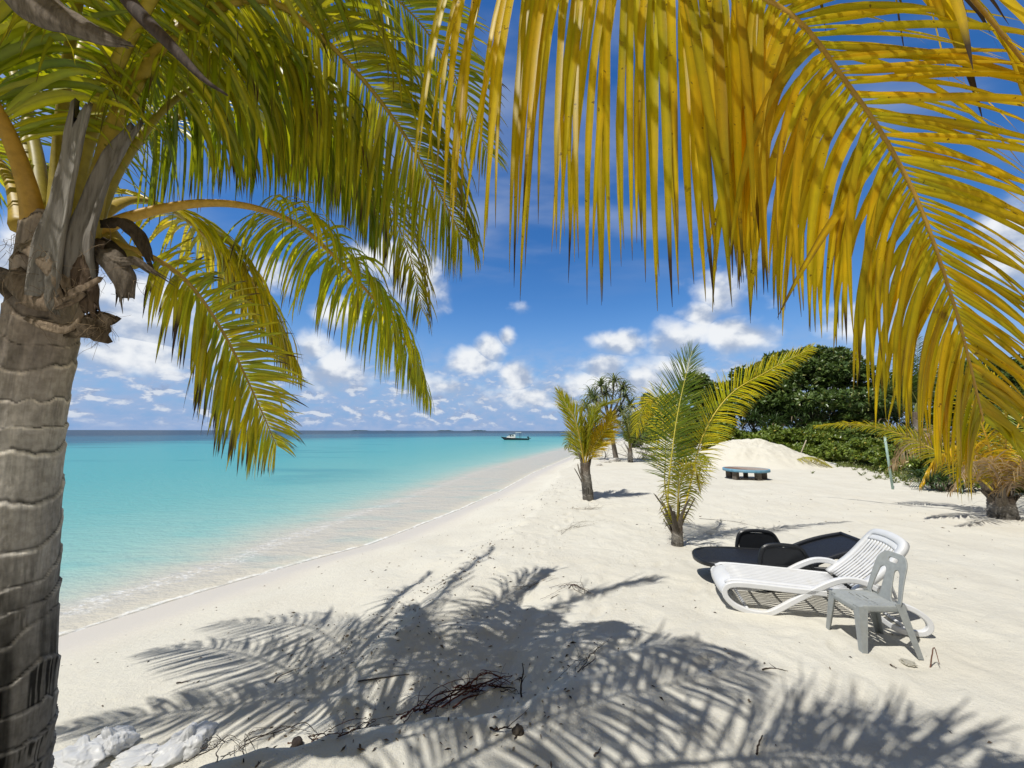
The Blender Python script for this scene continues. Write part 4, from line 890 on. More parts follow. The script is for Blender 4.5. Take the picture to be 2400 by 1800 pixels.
# grass and creepers at the edge of the sand
mb = MB(); Rg = np.random.default_rng(77)
pos = []
for px, py in ((1960, 1082), (1990, 1088), (2020, 1090), (2050, 1094), (2090, 1096), (1900, 1072), (1930, 1078), (2120, 1104), (2150, 1112), (2180, 1122), (1640, 1065), (1610, 1068), (1580, 1070), (2210, 1130)):
    h = hit(px, py)
    for _ in range(110): pos.append(h+np.array([Rg.normal(0, .9), Rg.normal(0, .7), 0]))
pos = np.array(pos); pos[:, 2] = terrain(pos[:, 0], pos[:, 1])
leaf_cloud(mb, pos, unit(np.tile([0, 0, 1.0], (len(pos), 1))+Rg.normal(0, .3, (len(pos), 3))), .20, ((.10, .14, .03), (.25, .29, .07), (.4, .33, .15)), Rg, 7, .22)
tag(mb.build('grass', M_TREELEAF, None, False), 'thin green creeping grass where the sand meets the shrubs', 'grass', kind='stuff')

# ------------------------------------------------------------------ beach furniture
M_WHITE = mat_plain('white_plastic', (.70, .71, .725), .38, .45, .06, 9, .03, .001, (.62, .60, .55))
M_BLACK = mat_plain('black_plastic', (.014, .016, .020), .42, .45, .3, 14, .04, .001)
M_SLING = mat_plain('black_woven_sling', (.012, .015, .024), .62, .4, .35, 60, .4, .002)
M_GREY = mat_plain('grey_plastic', (.33, .35, .345), .55, .35, .16, 22, .05, .001, (.30, .30, .27))

def panel(mb, sdf, ur, vr, nu, nv, fn, thick, col=None, m=0):
    """Sheet with holes: keeps the grid cells where sdf(u, v) < 0, pulls the rim onto the outline, bends it by fn and gives it thickness."""
    u = np.linspace(*ur, nu); v = np.linspace(*vr, nv); U, Vv = np.meshgrid(u, v, indexing='ij')
    cu, cv = (U[:-1, :-1]+U[1:, 1:])/2, (Vv[:-1, :-1]+Vv[1:, 1:])/2
    keep = sdf(cu, cv) < 0
    cnt = np.zeros((nu, nv), int)
    for a in (0, 1):
        for b in (0, 1): cnt[a:nu-1+a, b:nv-1+b] += keep
    rim = (cnt > 0) & (cnt < 4)
    e = 1e-4
    for _ in range(4):
        s = sdf(U, Vv); gu = (sdf(U+e, Vv)-s)/e; gv = (sdf(U, Vv+e)-s)/e; g2 = np.maximum(gu*gu+gv*gv, .2)
        st = np.clip(s, -.02, .02); U = np.where(rim, U-.8*st*gu/g2, U); Vv = np.where(rim, Vv-.8*st*gv/g2, Vv)
    P = np.stack(fn(U, Vv), -1)
    du = np.gradient(P, axis=0); dv = np.gradient(P, axis=1); Nn = unit(np.cross(du, dv))
    A = (P-Nn*thick/2).reshape(-1, 3); B = (P+Nn*thick/2).reshape(-1, 3); M = nu*nv; f = []; edges = {}
    for i in range(nu-1):
        for j in range(nv-1):
            if keep[i, j]:
                q = (i*nv+j, (i+1)*nv+j, (i+1)*nv+j+1, i*nv+j+1)
                f.append(tuple(M+x for x in q)); f.append(q[::-1])
                for a, b in zip(q, q[1:]+q[:1]):
                    if (b, a) in edges: del edges[(b, a)]
                    else: edges[(a, b)] = 1
    for a, b in edges: f.append((a, b, M+b, M+a))
    used = sorted({x for q in f for x in q}); mp = {x: i for i, x in enumerate(used)}
    V = np.vstack([A, B])[used]
    mb.add(V, [tuple(mp[x] for x in q) for q in f], col, m)
def rrect(u, v, cu, cv, hu, hv, r):
    qx = np.abs(u-cu)-hu+r; qy = np.abs(v-cv)-hv+r
    return np.hypot(np.maximum(qx, 0), np.maximum(qy, 0))+np.minimum(np.maximum(qx, qy), 0)-r

# -- grey plastic chair, back towards the right
cc = (hit(2055, 1504)); CH = tag(empty('plastic_chair', (cc[0]-.06, cc[1], cc[2]-.005), PI+PI/2-.08), 'low grey plastic chair standing beside the white sun lounger', 'chair')
# local axes: -y is the way the chair faces, x across
SZ = .40
def seat_fn(u, v): return u, v, SZ-.018*np.exp(-((u/.14)**2+((v-.02)/.13)**2))-.03*smooth(-.15, -.205, v)
slots = [(-.10+dx, -.05+dy) for dx, dy in ((0, 0), (.025, .045), (.05, .09), (.10, -.01), (.125, .035), (.15, .08), (.20, .0), (.215, .05))]
def seat_sdf(u, v):
    hw = .188-.02*(v+.2)/.4
    s = rrect(u/hw*.2, v, 0, 0, .2, .200, .05)
    for a, b in slots: s = np.maximum(s, -rrect(u, v, a, b, .036, .0065, .0064))
    return s
mb = MB(); panel(mb, seat_sdf, (-.215, .215), (-.235, .235), 87, 87, seat_fn, .008)
# turned-down apron
for sg in (-1, 1):
    sweep(mb, catmull([(sg*.184, -.16, SZ-.022), (sg*.178, 0, SZ-.022), (sg*.168, .18, SZ-.022)], 10)[0], (1, 0, 0), .010, .055, .2)
sweep(mb, catmull([(-.155, -.196, SZ-.045), (0, -.200, SZ-.045), (.155, -.196, SZ-.045)], 10)[0], (0, 1, 0), .010, .045, .2)
mb.build('seat', M_GREY, CH)
def back_fn(u, v):
    t = v/.45
    return u*(1-.08*t), .172+.10*t+.045*t*t-.55*u*u*(1-.2*t), SZ-.02+.435*t
def back_sdf(u, v):
    w = .188-.022*(v/.45)
    s = rrect(u/w*.2, v, 0, .20, .2, .252, .115)
    s = np.maximum(s, -(v+.012))
    for sg in (-1, 1):
        # tall opening with a leaning inner edge
        uu = (u-sg*(.090-.018*(v-.17)/.15)); h = rrect(uu, v, 0, .165, .043-.05*np.maximum(v-.12, 0), .145, .040)
        s = np.maximum(s, -h)
    s = np.maximum(s, -rrect(u, v, 0, .383, .055, .021, .0205))
    return s
mb = MB(); panel(mb, back_sdf, (-.215, .215), (-.02, .46), 90, 96, back_fn, .010)
mb.build('backrest', M_GREY, CH)
def lleg(top, bot, sx, sy, w0=.075, w1=.042):
    mb = MB(); n = 9; t = np.linspace(0, 1, n); top = np.array(top); bot = np.array(bot)
    P = top[None]*(1-t[:, None])+bot[None]*t[:, None]; w = w0*(1-t)+w1*t; th_ = .007
    V = []
    for p, ww in zip(P, w):
        for dx, dy in ((0, 0), (ww, 0), (ww, th_), (th_, th_), (th_, ww), (0, ww)): V.append(p+np.array([-sx*dx, -sy*dy, 0]))
    f = []
    for i in range(n-1):
        for j in range(6): k = (j+1) % 6; q = (i*6+j, i*6+k, (i+1)*6+k, (i+1)*6+j); f.append(q if sx*sy > 0 else q[::-1])
    f += [tuple(range(6)), tuple((n-1)*6+j for j in range(5, -1, -1))]
    mb.add(V, f); return mb.build('leg', M_GREY, CH, False)
for sx in (-1, 1):
    lleg((sx*.186, -.198, SZ-.008), (sx*.228, -.238, -.012), sx, -1)
    lleg((sx*.176, .196, SZ+.02), (sx*.222, .268, -.012), sx, 1)

# -- white sun lounger
wl = hit(1790, 1449)
WLr = -.311; c_, s_ = math.cos(WLr), math.sin(WLr)
wo = np.array([2.35, 4.57]); WL = tag(empty('sun_lounger', (wo[0], wo[1], th(wo[0]+.8, wo[1])-.012), WLr), 'white slatted plastic sun lounger with raised back', 'sun lounger', 'sun loungers side by side on the sand')
WW = .66
def wl_side(v, name):
    side = (0, 1, 0); mb = MB()
    q = [(1.00, .295), (.70, .292), (.40, .295), (.20, .292), (.09, .27), (.04, .21), (.06, .13), (.14, .06), (.27, .018), (.40, .012), (.50, .045), (.68, .165), (.86, .285), (1.02, .385), (1.16, .445), (1.30, .448), (1.40, .405), (1.49, .335), (1.56, .29)]
    P, _ = catmull([(a, v, b) for a, b in q], 90); sweep(mb, P, side, .044, .058, .16)
    q = [(1.45, .285), (1.58, .270), (1.72, .225), (1.81, .15), (1.825, .075), (1.77, .022), (1.67, .012), (1.56, .03), (1.47, .085), (1.39, .16), (1.33, .25)]
    P, _ = catmull([(a, v, b) for a, b in q], 60); sweep(mb, P, side, .042, .052, .16)
    return mb.build(name, M_WHITE, WL, False)
wl_side(0.0, 'side_frame'); wl_side(WW, 'side_frame')
mb = MB()
ns = 10; v0, v1 = .075, WW-.075
for i in range(ns):
    v = v0+(v1-v0)*(i+.5)/ns; w = (v1-v0)/ns-.024
    P, _ = catmull([(.13, v, .318), (.5, v, .322), (.9, v, .318), (1.26, v, .312)], 8); sweep(mb, P, (0, 1, 0), w, .016, .25)
for u in (.35, .62, .90, 1.16): sweep(mb, np.array([(u, v0-.02, .300), (u, WW/2, .300), (u, v1+.02, .300)]), (1, 0, 0), .03, .018, .2)
for v in (.045, WW-.045): sweep(mb, catmull([(.06, v, .285), (.16, v, .318), (.6, v, .322), (1.29, v, .314)], 20)[0], (0, 1, 0), .048, .030, .3)
# broad rounded foot end that curls down
P, _ = catmull([(.075, .02, .262), (.045, .16, .282), (.04, WW/2, .287), (.045, WW-.16, .282), (.075, WW-.02, .262)], 24)
V = []; K = 9
for p in P:
    for j in range(K):
        t = j/(K-1); V.append((p[0]+.10-.155*math.sin(t*PI*.62), p[1], p[2]+.038-.115*(1-math.cos(t*PI*.62))))
V = np.array(V); nP = len(P); A = V+[.0, 0, .0]; B = V+[.014, 0, -.012]; M = len(V); f = []
for i in range(nP-1):
    for j in range(K-1):
        a = i*K+j; f.append((a, a+K, a+K+1, a+1)); f.append((M+a, M+a+1, M+a+K+1, M+a+K))
for i in range(nP-1):
    for j in (0, K-1): a = i*K+j; q = (a, M+a, M+a+K, a+K); f.append(q if j == 0 else q[::-1])
for j in range(K-1):
    for i in (0, nP-1): a = i*K+j; q = (a, a+1, M+a+1, M+a); f.append(q if i == 0 else q[::-1])
mb.add(np.vstack([A, B]), f)
mb.build('seat', M_WHITE, WL)
# raised back
br_o = np.array([1.26, 0, .335]); ang = math.radians(47); ud = np.array([math.cos(ang), 0, math.sin(ang)]); nd = np.array([-math.sin(ang), 0, math.cos(ang)])
BL = .70
bp_ = lambda a, v, h=0.0: br_o+ud*a+nd*(h-.03*math.sin(a/BL*PI))+np.array([0, v, 0])
mb = MB()
for i in range(ns):
    v = v0+(v1-v0)*(i+.5)/ns; w = (v1-v0)/ns-.024; e = abs(v-WW/2)/(WW/2)
    P = np.array([bp_(a, v) for a in np.linspace(.02, BL-.055-.05*e*e, 10)]); sweep(mb, P, (0, 1, 0), w, .016, .25)
rimp = [bp_(.0, .04), bp_(.3, .035), bp_(.57, .04), bp_(.665, .065), bp_(.70, .14), bp_(.715, WW/2), bp_(.70, WW-.14), bp_(.665, WW-.065), bp_(.57, WW-.04), bp_(.3, WW-.035), bp_(0, WW-.04)]
P, _ = catmull(rimp, 70)
T = unit(np.gradient(P, axis=0)); V = []; pr = [(-.040, -.035), (.040, -.035), (.040, .010), (.032, .020), (-.032, .020), (-.040, .010)]
for p, t in zip(P, T):
    n_ = nd; b_ = unit(np.cross(n_, t))
    for x, y in pr: V.append(p+b_*x+n_*y)
f = []
for i in range(len(P)-1):
    for j in range(6): k = (j+1) % 6; f.append((i*6+j, i*6+k, (i+1)*6+k, (i+1)*6+j))
f += [tuple(range(5, -1, -1)), tuple((len(P)-1)*6+j for j in range(6))]; mb.add(V, f)
for a in (.16, .36, .54): sweep(mb, np.array([bp_(a, v0-.02, -.018), bp_(a, WW/2, -.018), bp_(a, v1+.02, -.018)]), ud, .03, .018, .2)
# curved headrest panel at the top
P2 = []; 
for t in np.linspace(0, 1, 14):
    v = .075+(WW-.15)*t; P2.append(bp_(.655-.03*(2*t-1)**2, v, .002))
sweep(mb, np.array(P2), ud, .085, .018, .2)
mb.build('backrest', M_WHITE, WL)
for v in (.09, WW-.09):
    mb = MB(); sweep(mb, np.array([bp_(.42, v, -.02), (br_o+ud*.42)*.5+np.array([1.63, 0, .285])*.5+np.array([0, v, -.01]), np.array([1.63, v, .285])]), (0, 1, 0), .03, .022, .2); mb.build('back_support', M_WHITE, WL)
for u, z in ((.27, .022), (1.67, .02), (1.52, .272)):
    mb = MB(); tube(mb, np.array([(u, .0, z), (u, WW, z)]), .016, 10); mb.build('cross_bar', M_WHITE, WL)

# -- black sun lounger behind it
bo = gnd(1655, 1322, .31); BLr = -.165
BK = tag(empty('sun_lounger', (bo[0]-.02, bo[1]+.02, th(bo[0]+.8, bo[1]+.3)-.012), BLr), 'black plastic sun lounger lying nearly flat behind the white one', 'sun lounger', 'sun loungers side by side on the sand')
BW = .70; BLn = 2.02
def slab(mb, P, v0, v1, h, crown=.012, m=0, endr=.0):
    """Solid lounger bed following P (u, z); its end is rounded in plan by endr."""
    P = np.asarray(P, float); K = 13; V = []
    for i, (u, z) in enumerate(P):
        for top in (1, 0):
            for j in range(K):
                t = j/(K-1); v = v0+(v1-v0)*t; e = (2*t-1)
                du = endr*(e**4)*smooth(.35, 0, u-P[0][0])
                V.append((u+du, v, z-(0 if top else h)-(crown*(e**6)*2 if top else 0)))
    f = []; n = len(P); S_ = 2*K
    for i in range(n-1):
        for j in range(K-1):
            a = i*S_+j; f.append((a, a+S_, a+S_+1, a+1)); b = a+K; f.append((b, b+1, b+S_+1, b+S_))
        for j, q in ((0, 1), (K-1, 0)):
            a = i*S_+j; t = (a, a+K, a+K+S_, a+S_); f.append(t if q else t[::-1])
    for i, q in ((0, 1), (n-1, 0)):
        for j in range(K-1): a = i*S_+j; t = (a, a+1, a+K+1, a+K); f.append(t if q else t[::-1])
    mb.add(V, f, None, m)
mb = MB(); slab(mb, [(u, .335-.035*smooth(.2, 0, u)+.012*math.sin(u*2.4)) for u in np.linspace(.01, 1.28, 26)], .03, BW-.03, .022, .01, 0, .16); mb.build('seat', M_SLING, BK)
mb = MB()
rim = [(1.26, .012, .315), (.6, .008, .318), (.30, .012, .308), (.13, .045, .292), (.04, .15, .282), (.0, BW/2, .278), (.04, BW-.15, .282), (.13, BW-.045, .292), (.30, BW-.012, .308), (.6, BW-.008, .318), (1.26, BW-.012, .315)]
P, _ = catmull(rim, 80); T = unit(np.gradient(P, axis=0)); V = []
for p, t in zip(P, T):
    b_ = unit(np.cross([0, 0, 1.0], t))
    for x, y in ((-.018, -.032), (.018, -.032), (.024, .012), (.012, .026), (-.012, .026), (-.024, .012)): V.append(p+b_*x+np.array([0, 0, y]))
f = []
for i in range(len(P)-1):
    for j in range(6): k = (j+1) % 6; f.append((i*6+j, i*6+k, (i+1)*6+k, (i+1)*6+j))
f += [tuple(range(5, -1, -1)), tuple((len(P)-1)*6+j for j in range(6))]; mb.add(V, f)
for v in (.012, BW-.012): sweep(mb, np.array([(1.20, v, .30), (1.6, v, .295), (1.98, v, .285)]), (0, 1, 0), .034, .075, .2)
mb.build('frame', M_BLACK, BK)
for v in (.0, BW):
    mb = MB(); P, _ = catmull([(.66, v, .22), (.67, v, .40), (.72, v, .535), (.84, v, .575), (1.02, v, .575), (1.14, v, .545), (1.21, v, .43), (1.26, v, .30)], 50); sweep(mb, P, (0, 1, 0), .042, .045, .3)
    def pn(u, w, v=v): return u, np.full_like(u, v), w
    panel(mb, lambda u, w: rrect(u, w, .95, .415, .255, .135, .09), (.68, 1.22), (.27, .56), 30, 20, pn, .012)
    mb.build('armrest', M_BLACK, BK, False)
for u in (.34, .78, 1.62):
    for v in (.02, BW-.02):
        mb = MB(); sweep(mb, catmull([(u-.12, v, .27), (u-.06, v, .20), (u-.02, v, .10), (u, v, .0)], 10)[0], (0, 1, 0), .03, .085, .2)
        sweep(mb, catmull([(u+.14, v, .27), (u+.07, v, .22), (u+.02, v, .10), (u, v, .0)], 10)[0], (0, 1, 0), .028, .05, .2); mb.build('leg', M_BLACK, BK)
a_ = math.radians(19); mb = MB()
bz = lambda a: (1.27+a*math.cos(a_), .345+a*math.sin(a_)+.03*math.sin(a/.74*PI))
slab(mb, [bz(a) for a in np.linspace(0, .74, 16)], .05, BW-.05, .02); 
for v in (.03, BW-.03):
    sweep(mb, np.array([(bz(a)[0], v, bz(a)[1]) for a in np.linspace(-.02, .78, 12)]), (0, 1, 0), .04, .05, .25)
sweep(mb, np.array([(bz(.77)[0], v, bz(.77)[1]) for v in (.01, BW/2, BW-.01)]), (1, 0, .3), .05, .045, .25)
mb.build('backrest', M_SLING, BK)
for v in (.10, BW-.10):
    mb = MB()
    sweep(mb, np.array([(bz(.50)[0], v, bz(.50)[1]-.02), (1.80, v, .40), (1.90, v, .29)]), (0, 1, 0), .032, .03, .2)
    sweep(mb, np.array([(bz(.50)[0], v, bz(.50)[1]-.02), (1.62, v, .38), (1.52, v, .29)]), (0, 1, 0), .032, .03, .2)
    mb.build('back_support', M_BLACK, BK)

# -- low round pallet table
M_BLUE = mat_plain('worn_blue_paint', (.17, .37, .52), .7, .2, .3, 8, .15, .002, (.40, .47, .50))
M_PLANK = mat_attr('weathered_plank', .85, .15, .55, (60, 6, 20), .3)
tb = hit(1750, 1121); TB = tag(empty('round_table', tb), 'low round wooden table with light blue rim in front of the sand mound', 'table')
TR = .85*F/900*tb[1]/16.4
mb = MB(); Rt = np.random.default_rng(8)
a = np.linspace(0, 2*PI, 48, endpoint=False)
for i in range(9):
    x0 = -TR*.97+i*TR*1.94/9; x1 = x0+TR*1.94/9-.014; pl = []
    for x in np.linspace(x0, x1, 5): pl.append((x, -math.sqrt(max(TR*TR*.94-x*x, .01))))
    for x in np.linspace(x1, x0, 5): pl.append((x, math.sqrt(max(TR*TR*.94-x*x, .01))))
    n = len(pl); V = [(x, y, .428) for x, y in pl]+[(x, y, .395) for x, y in pl]
    c = np.array([(.26, .17, .13), (.38, .29, .24), (.47, .40, .35), (.54, .50, .46)][min(3, int(i/2.4))])*Rt.uniform(.8, 1.15)
    mb.add(V, [tuple(range(n)), tuple(range(2*n-1, n-1, -1))]+[(j, n+j, n+(j+1) % n, (j+1) % n) for j in range(n)], c)
mb.build('table_top', M_PLANK, TB, False)
mb = MB(); P = np.stack([TR*np.cos(a), TR*np.sin(a), np.full(48, .375)], 1); V = []
for x, y, z in P:
    r = math.hypot(x, y); ux, uy = x/r, y/r
    for dr, dz in ((0, -.055), (.012, -.047), (.012, .048), (0, .056), (-.045, .056), (-.045, -.055)): V.append((x+ux*dr, y+uy*dr, z+dz))
mb.add(V, [(i*6+j, ((i+1) % 48)*6+j, ((i+1) % 48)*6+(j+1) % 6, i*6+(j+1) % 6) for i in range(48) for j in range(6)])
mb.build('rim', M_BLUE, TB)
for q in range(5):
    an = q*2*PI/5-1.45; mb = MB(); box(mb, (TR*.78*math.cos(an), TR*.78*math.sin(an), .15), (.20, .18, .40), an, (.16, .14, .12), 0, .012); mb.build('leg', M_PLANK, TB, False)

# -- pale green pole
pb = hit(2093, 1145); pt = at(2074, 1022, pb[1]); mb = MB(); tube(mb, np.array([pb-(pt-pb)*.05, pb+(pt-pb)*.5, pt]), .036, 12, (.36, .50, .45))
M_POLE = mat_attr('faded_green_paint', .6, .3, .35, (12, 12, 6), .1)
tag(mb.build('pole', M_POLE, None, True, pb), 'thin pale green pole leaning in the sand', 'pole')

# -- heap of sand
mc = hit(1780, 1088); mc = np.array([mc[0], mc[1], 0])
nR, nA = 110, 260; rr = np.linspace(0, 1, nR); aa = np.linspace(0, 2*PI, nA, endpoint=False); RR, AA = np.meshgrid(rr, aa, indexing='ij')
ax, ay = 205/F*mc[1]*1.0, 3.4
X = mc[0]+RR*ax*np.cos(AA)*(1+.08*np.sin(AA*3+1)); Y = mc[1]+.6+RR*ay*np.sin(AA)
hh = 1.46*np.where(RR < 1, (np.cos(np.clip(RR*1.02, 0, 1)*PI)*.5+.5)**.85, 0)*(1-.16*np.cos(AA)*RR)
Z = terrain(X, Y, False)-.04*RR**6+hh+(fbm(X*1.6, Y*1.6, 4, 4)-.45)*.55*np.minimum(hh, .5)+(fbm(X*5, Y*5, 4, 3)-.45)*.30*np.minimum(hh, .5)
V = np.stack([X, Y, Z], -1).reshape(-1, 3); f = []
for i in range(nR-1):
    for j in range(nA): k = (j+1) % nA; f.append((i*nA+j, (i+1)*nA+j, (i+1)*nA+k, i*nA+k))
me = bpy.data.meshes.new('sand_mound'); me.from_pydata((V-mc).tolist(), [], f); me.polygons.foreach_set('use_smooth', np.ones(len(f), dtype=bool)); fattr(me, 's', np.full(len(V), 20.0))
o = link('sand_mound', me, bpy.data.materials['coral_sand']); o.location = mc; tag(o, 'rounded heap of white sand in front of the green shrubs', 'sand heap')

# ------------------------------------------------------------------ boat and islands
bb = gnd(1210, 1031, SEA); YBt = bb[1]; kb = YBt/F
BT = tag(empty('motor_boat', (bb[0], bb[1], SEA), 0.0), 'small dark hulled motor boat with white cabin anchored on the lagoon', 'boat')
M_HULL = mat_plain('dark_hull_paint', (.035, .028, .034), .4, .5, .2, 2, .0, .001); M_BWHITE = mat_plain('boat_white', (.80, .80, .78), .4, .5, .05, 2, .0, .001); M_GLASS = mat_plain('boat_dark_glass', (.015, .03, .03), .1, .6, .1, 2, 0, .001)
U = lambda px: (px-1210)*kb; Zb = lambda py: (1029.5-py)*kb
st = [(1174.5, 1022, 1022.5, .02), (1178, 1022.7, 1025.5, .45), (1184, 1023.3, 1030, .8), (1192, 1024, 1031, 1.05), (1205, 1025, 1031, 1.2), (1222, 1025.8, 1031, 1.2), (1238, 1026, 1031, 1.1)]
V = []; f = []
for px, t, b, w in st:
    x = U(px); zt, zb = Zb(t), Zb(b)
    V += [(x, -w, zt), (x, -w*.93, zt*.45+zb*.55), (x, 0, zb-.1), (x, w*.93, zt*.45+zb*.55), (x, w, zt), (x, w*.86, zt-.03), (x, 0, zt-.08), (x, -w*.86, zt-.03)]
for i in range(len(st)-1):
    for j in range(8): k = (j+1) % 8; f.append((i*8+j, i*8+k, (i+1)*8+k, (i+1)*8+j))
f += [tuple(range(7, -1, -1)), tuple((len(st)-1)*8+j for j in range(8))]
mb = MB(); mb.add(V, f); mb.build('hull', M_HULL, BT, False)
mb = MB(); x0, x1 = U(1187), U(1208); V = [(x0, -.75, Zb(1024)), (x1, -.85, Zb(1025)), (x1, .85, Zb(1025)), (x0, .75, Zb(1024)), (x0+.25, -.55, Zb(1022.3)), (U(1194), -.65, Zb(1018.6)), (x1-.15, -.72, Zb(1016.6)), (x1-.15, .72, Zb(1016.6)), (U(1194), .65, Zb(1018.6)), (x0+.25, .55, Zb(1022.3)), (x1, -.85, Zb(1019)), (x1, .85, Zb(1019))]
mb.add(V, [(0, 1, 10, 6, 5, 4), (3, 9, 8, 7, 11, 2), (0, 4, 9, 3), (4, 5, 8, 9), (5, 6, 7, 8), (6, 10, 11, 7), (1, 2, 11, 10), (3, 2, 1, 0)]); mb.build('cabin', M_BWHITE, BT, False)
for px in (1197, 1202.5):
    mb = MB(); box(mb, (U(px), -.74, Zb(1019.6)), (.42, .06, .40), 0, None, 0, .02); mb.build('window', M_GLASS, BT, False)
mb = MB(); sweep(mb, np.array([(U(1193), 0, Zb(1017.8)), (U(1200), 0, Zb(1016.2)), (U(1207), 0, Zb(1015.2)), (U(1209), 0, Zb(1012.5))]), (0, 1, 0), 1.2, .16, .2); mb.build('windscreen_visor', M_GLASS, BT, False)
mb = MB(); box(mb, (U(1215), 0, Zb(1012.6)), (U(1222)-U(1208), 1.7, .16), 0, None, 0, .04); cn = mb.build('canopy', M_BWHITE, BT, False)
for px in (1209.5, 1218, 1221):
    for sy in (-.75, .75):
        mb = MB(); tube(mb, np.array([(U(px), sy, Zb(1025.5)), (U(px), sy*.98, Zb(1013))]), .035, 6); mb.build('canopy_post', M_BWHITE if px < 1212 else M_GLASS, BT)
mb = MB(); box(mb, (U(1237.5), 0, Zb(1023.2)), (.55, .5, .55), 0, None, 0, .12); box(mb, (U(1239.5), 0, Zb(1026.5)), (.35, .3, .8), 0, None, 0, .05); box(mb, (U(1242.5), 0, Zb(1026)), (.45, .22, .22), 0, None, 0, .05); mb.build('outboard_motor', M_GLASS, BT, False)
M_ISLE = mat_plain('far_island', (.03, .06, .06), .9, .1, .3, .02, 0, .001)
for px, w, h, lab in ((842, 24, 3.4, 'leftmost low dark island on the horizon, behind the frond tip'), (1043, 22, 4.0, 'middle low dark island on the horizon'), (1122, 20, 4.2, 'low dark island on the horizon just left of the boat'), (912, 10, 2.2, 'faintest tiny island on the horizon, between two others')):
    Yi = 2600; c = at(px, 1010, Yi); c[2] = SEA; k = Yi/F; mb = MB(); n = 21; V = []; Ri = np.random.default_rng(px)
    for i in range(n):
        t = i/(n-1)*2-1; z = .6*h*k*(1-t**4)*(.65+.35*vnoise(i*.7, px)); x = t*w*k
        V += [(x, -30*(1-t*t), 0), (x, 0, z), (x, 30*(1-t*t)+.1, 0)]
    f = [q for i in range(n-1) for q in ((i*3, i*3+3, i*3+4, i*3+1), (i*3+1, i*3+4, i*3+5, i*3+2))]
    mb.add(V, f); o = mb.build('island', M_ISLE, None); o.location = c; tag(o, lab, 'island', 'low islands on the horizon')

# ------------------------------------------------------------------ roots, twigs, bags, litter
RW = (.085, .045, .030)
def root_clump(name, label, cat, segs, n, seed, col=RW, r=.010, spread=.05, up=.12):
    """Tangle of bare roots running through the given photograph pixels along the sand."""
    R = np.random.default_rng(seed); P0 = [hit(*q) for q in segs]; org = np.array(P0[len(P0)//2]); mb = MB()
    for i in range(n):
        a = R.integers(0, max(1, len(P0)-2)); b = min(len(P0), a+R.integers(2, len(P0)+1))
        Q = [p+R.normal(0, 1, 3)*[spread, spread*.6, 0]+np.array([0, 0, R.uniform(0, up)*math.sin(PI*(j+.3)/(b-a))]) for j, p in enumerate(P0[a:b])]
        if len(Q) < 2: continue
        P, L_ = catmull(Q, 26); P = P+np.cumsum(R.normal(0, .0035, P.shape), 0); P[:, 2] = np.maximum(P[:, 2], terrain(P[:, 0], P[:, 1])-.004)
        c = np.asarray(col)*R.uniform(.45, 1.3)
        rr = r*R.uniform(.35, 1.1); tube(mb, P, np.linspace(rr, rr*.35, 26), 5, c, 0, True)
        for _ in range(R.integers(0, 3)):
            k = R.integers(4, 22); d = unit(R.normal(0, 1, 3)*[1, 1, .6]+np.array([0, 0, .25])); l = R.uniform(.06, .28); S = [P[k]]
            for _ in range(5): d = unit(d+R.normal(0, .35, 3)); S.append(S[-1]+d*l/5)
            tube(mb, np.array(S), np.linspace(rr*.6, rr*.2, 6), 4, c, 0, False)
    return tag(mb.build(name, M_WOOD, None, True, org), label, cat)
root_clump('exposed_roots', 'tangle of dark red roots bursting from the edge of the low dune', 'roots', [(935, 1698), (985, 1678), (1035, 1652), (1090, 1632), (1140, 1618), (1195, 1600)], 20, 1, (.15, .05, .034), .0075, .045, .14)
root_clump('exposed_roots', 'long thin brown roots along the dune edge left of the red tangle', 'roots', [(690, 1745), (740, 1735), (790, 1728), (830, 1715), (880, 1700), (930, 1690)], 9, 2, (.10, .05, .036), .0055, .03, .04)
root_clump('exposed_roots', 'dark roots reaching right from the red tangle to the upright twig', 'roots', [(1120, 1640), (1150, 1605), (1185, 1620), (1215, 1628), (1245, 1622)], 4, 3, (.05, .03, .024), .007, .02, .05)
root_clump('exposed_roots', 'single dark root lying on the shaded near dune', 'roots', [(1125, 1702), (1150, 1708), (1180, 1712), (1212, 1705)], 1, 4, (.05, .03, .024), .009, .0, .01)
root_clump('exposed_roots', 'bare grey twigs on the dune edge beside the white bags', 'roots', [(520, 1790), (570, 1755), (600, 1735), (640, 1715), (690, 1708), (735, 1720)], 7, 5, (.075, .06, .05), .005, .05, .10)
root_clump('exposed_roots', 'thin branching twigs in front of the white bags', 'roots', [(360, 1800), (420, 1775), (470, 1760), (520, 1745), (560, 1742)], 6, 6, (.085, .07, .058), .004, .05, .10)
root_clump('exposed_roots', 'dry root tangle lying in the frond shadow in the middle of the beach', 'roots', [(1290, 1400), (1315, 1380), (1340, 1372), (1365, 1385), (1385, 1392)], 12, 7, (.10, .06, .045), .005, .06, .05)
root_clump('exposed_roots', 'dark stringy roots at the sand ridge right of the central shadow', 'roots', [(1320, 1600), (1350, 1575), (1380, 1548), (1410, 1520), (1425, 1500)], 5, 8, (.07, .05, .04), .0045, .04, .04)
root_clump('exposed_roots', 'pale grass roots on the bare sand left of the young palms', 'roots', [(1310, 1250), (1340, 1238), (1370, 1228), (1400, 1222)], 12, 9, (.30, .26, .2), .0035, .12, .03)
root_clump('exposed_roots', 'pale dry roots trailing from the tangle in the middle of the beach', 'roots', [(1230, 1380), (1260, 1368), (1290, 1358), (1320, 1350)], 8, 10, (.3, .25, .19), .0035, .08, .02)
root_clump('exposed_roots', 'dry roots around the foot of the palm near the beach edge', 'roots', [(1345, 1190), (1365, 1196), (1395, 1192), (1430, 1180)], 9, 12, (.3, .25, .19), .006, .14, .03)
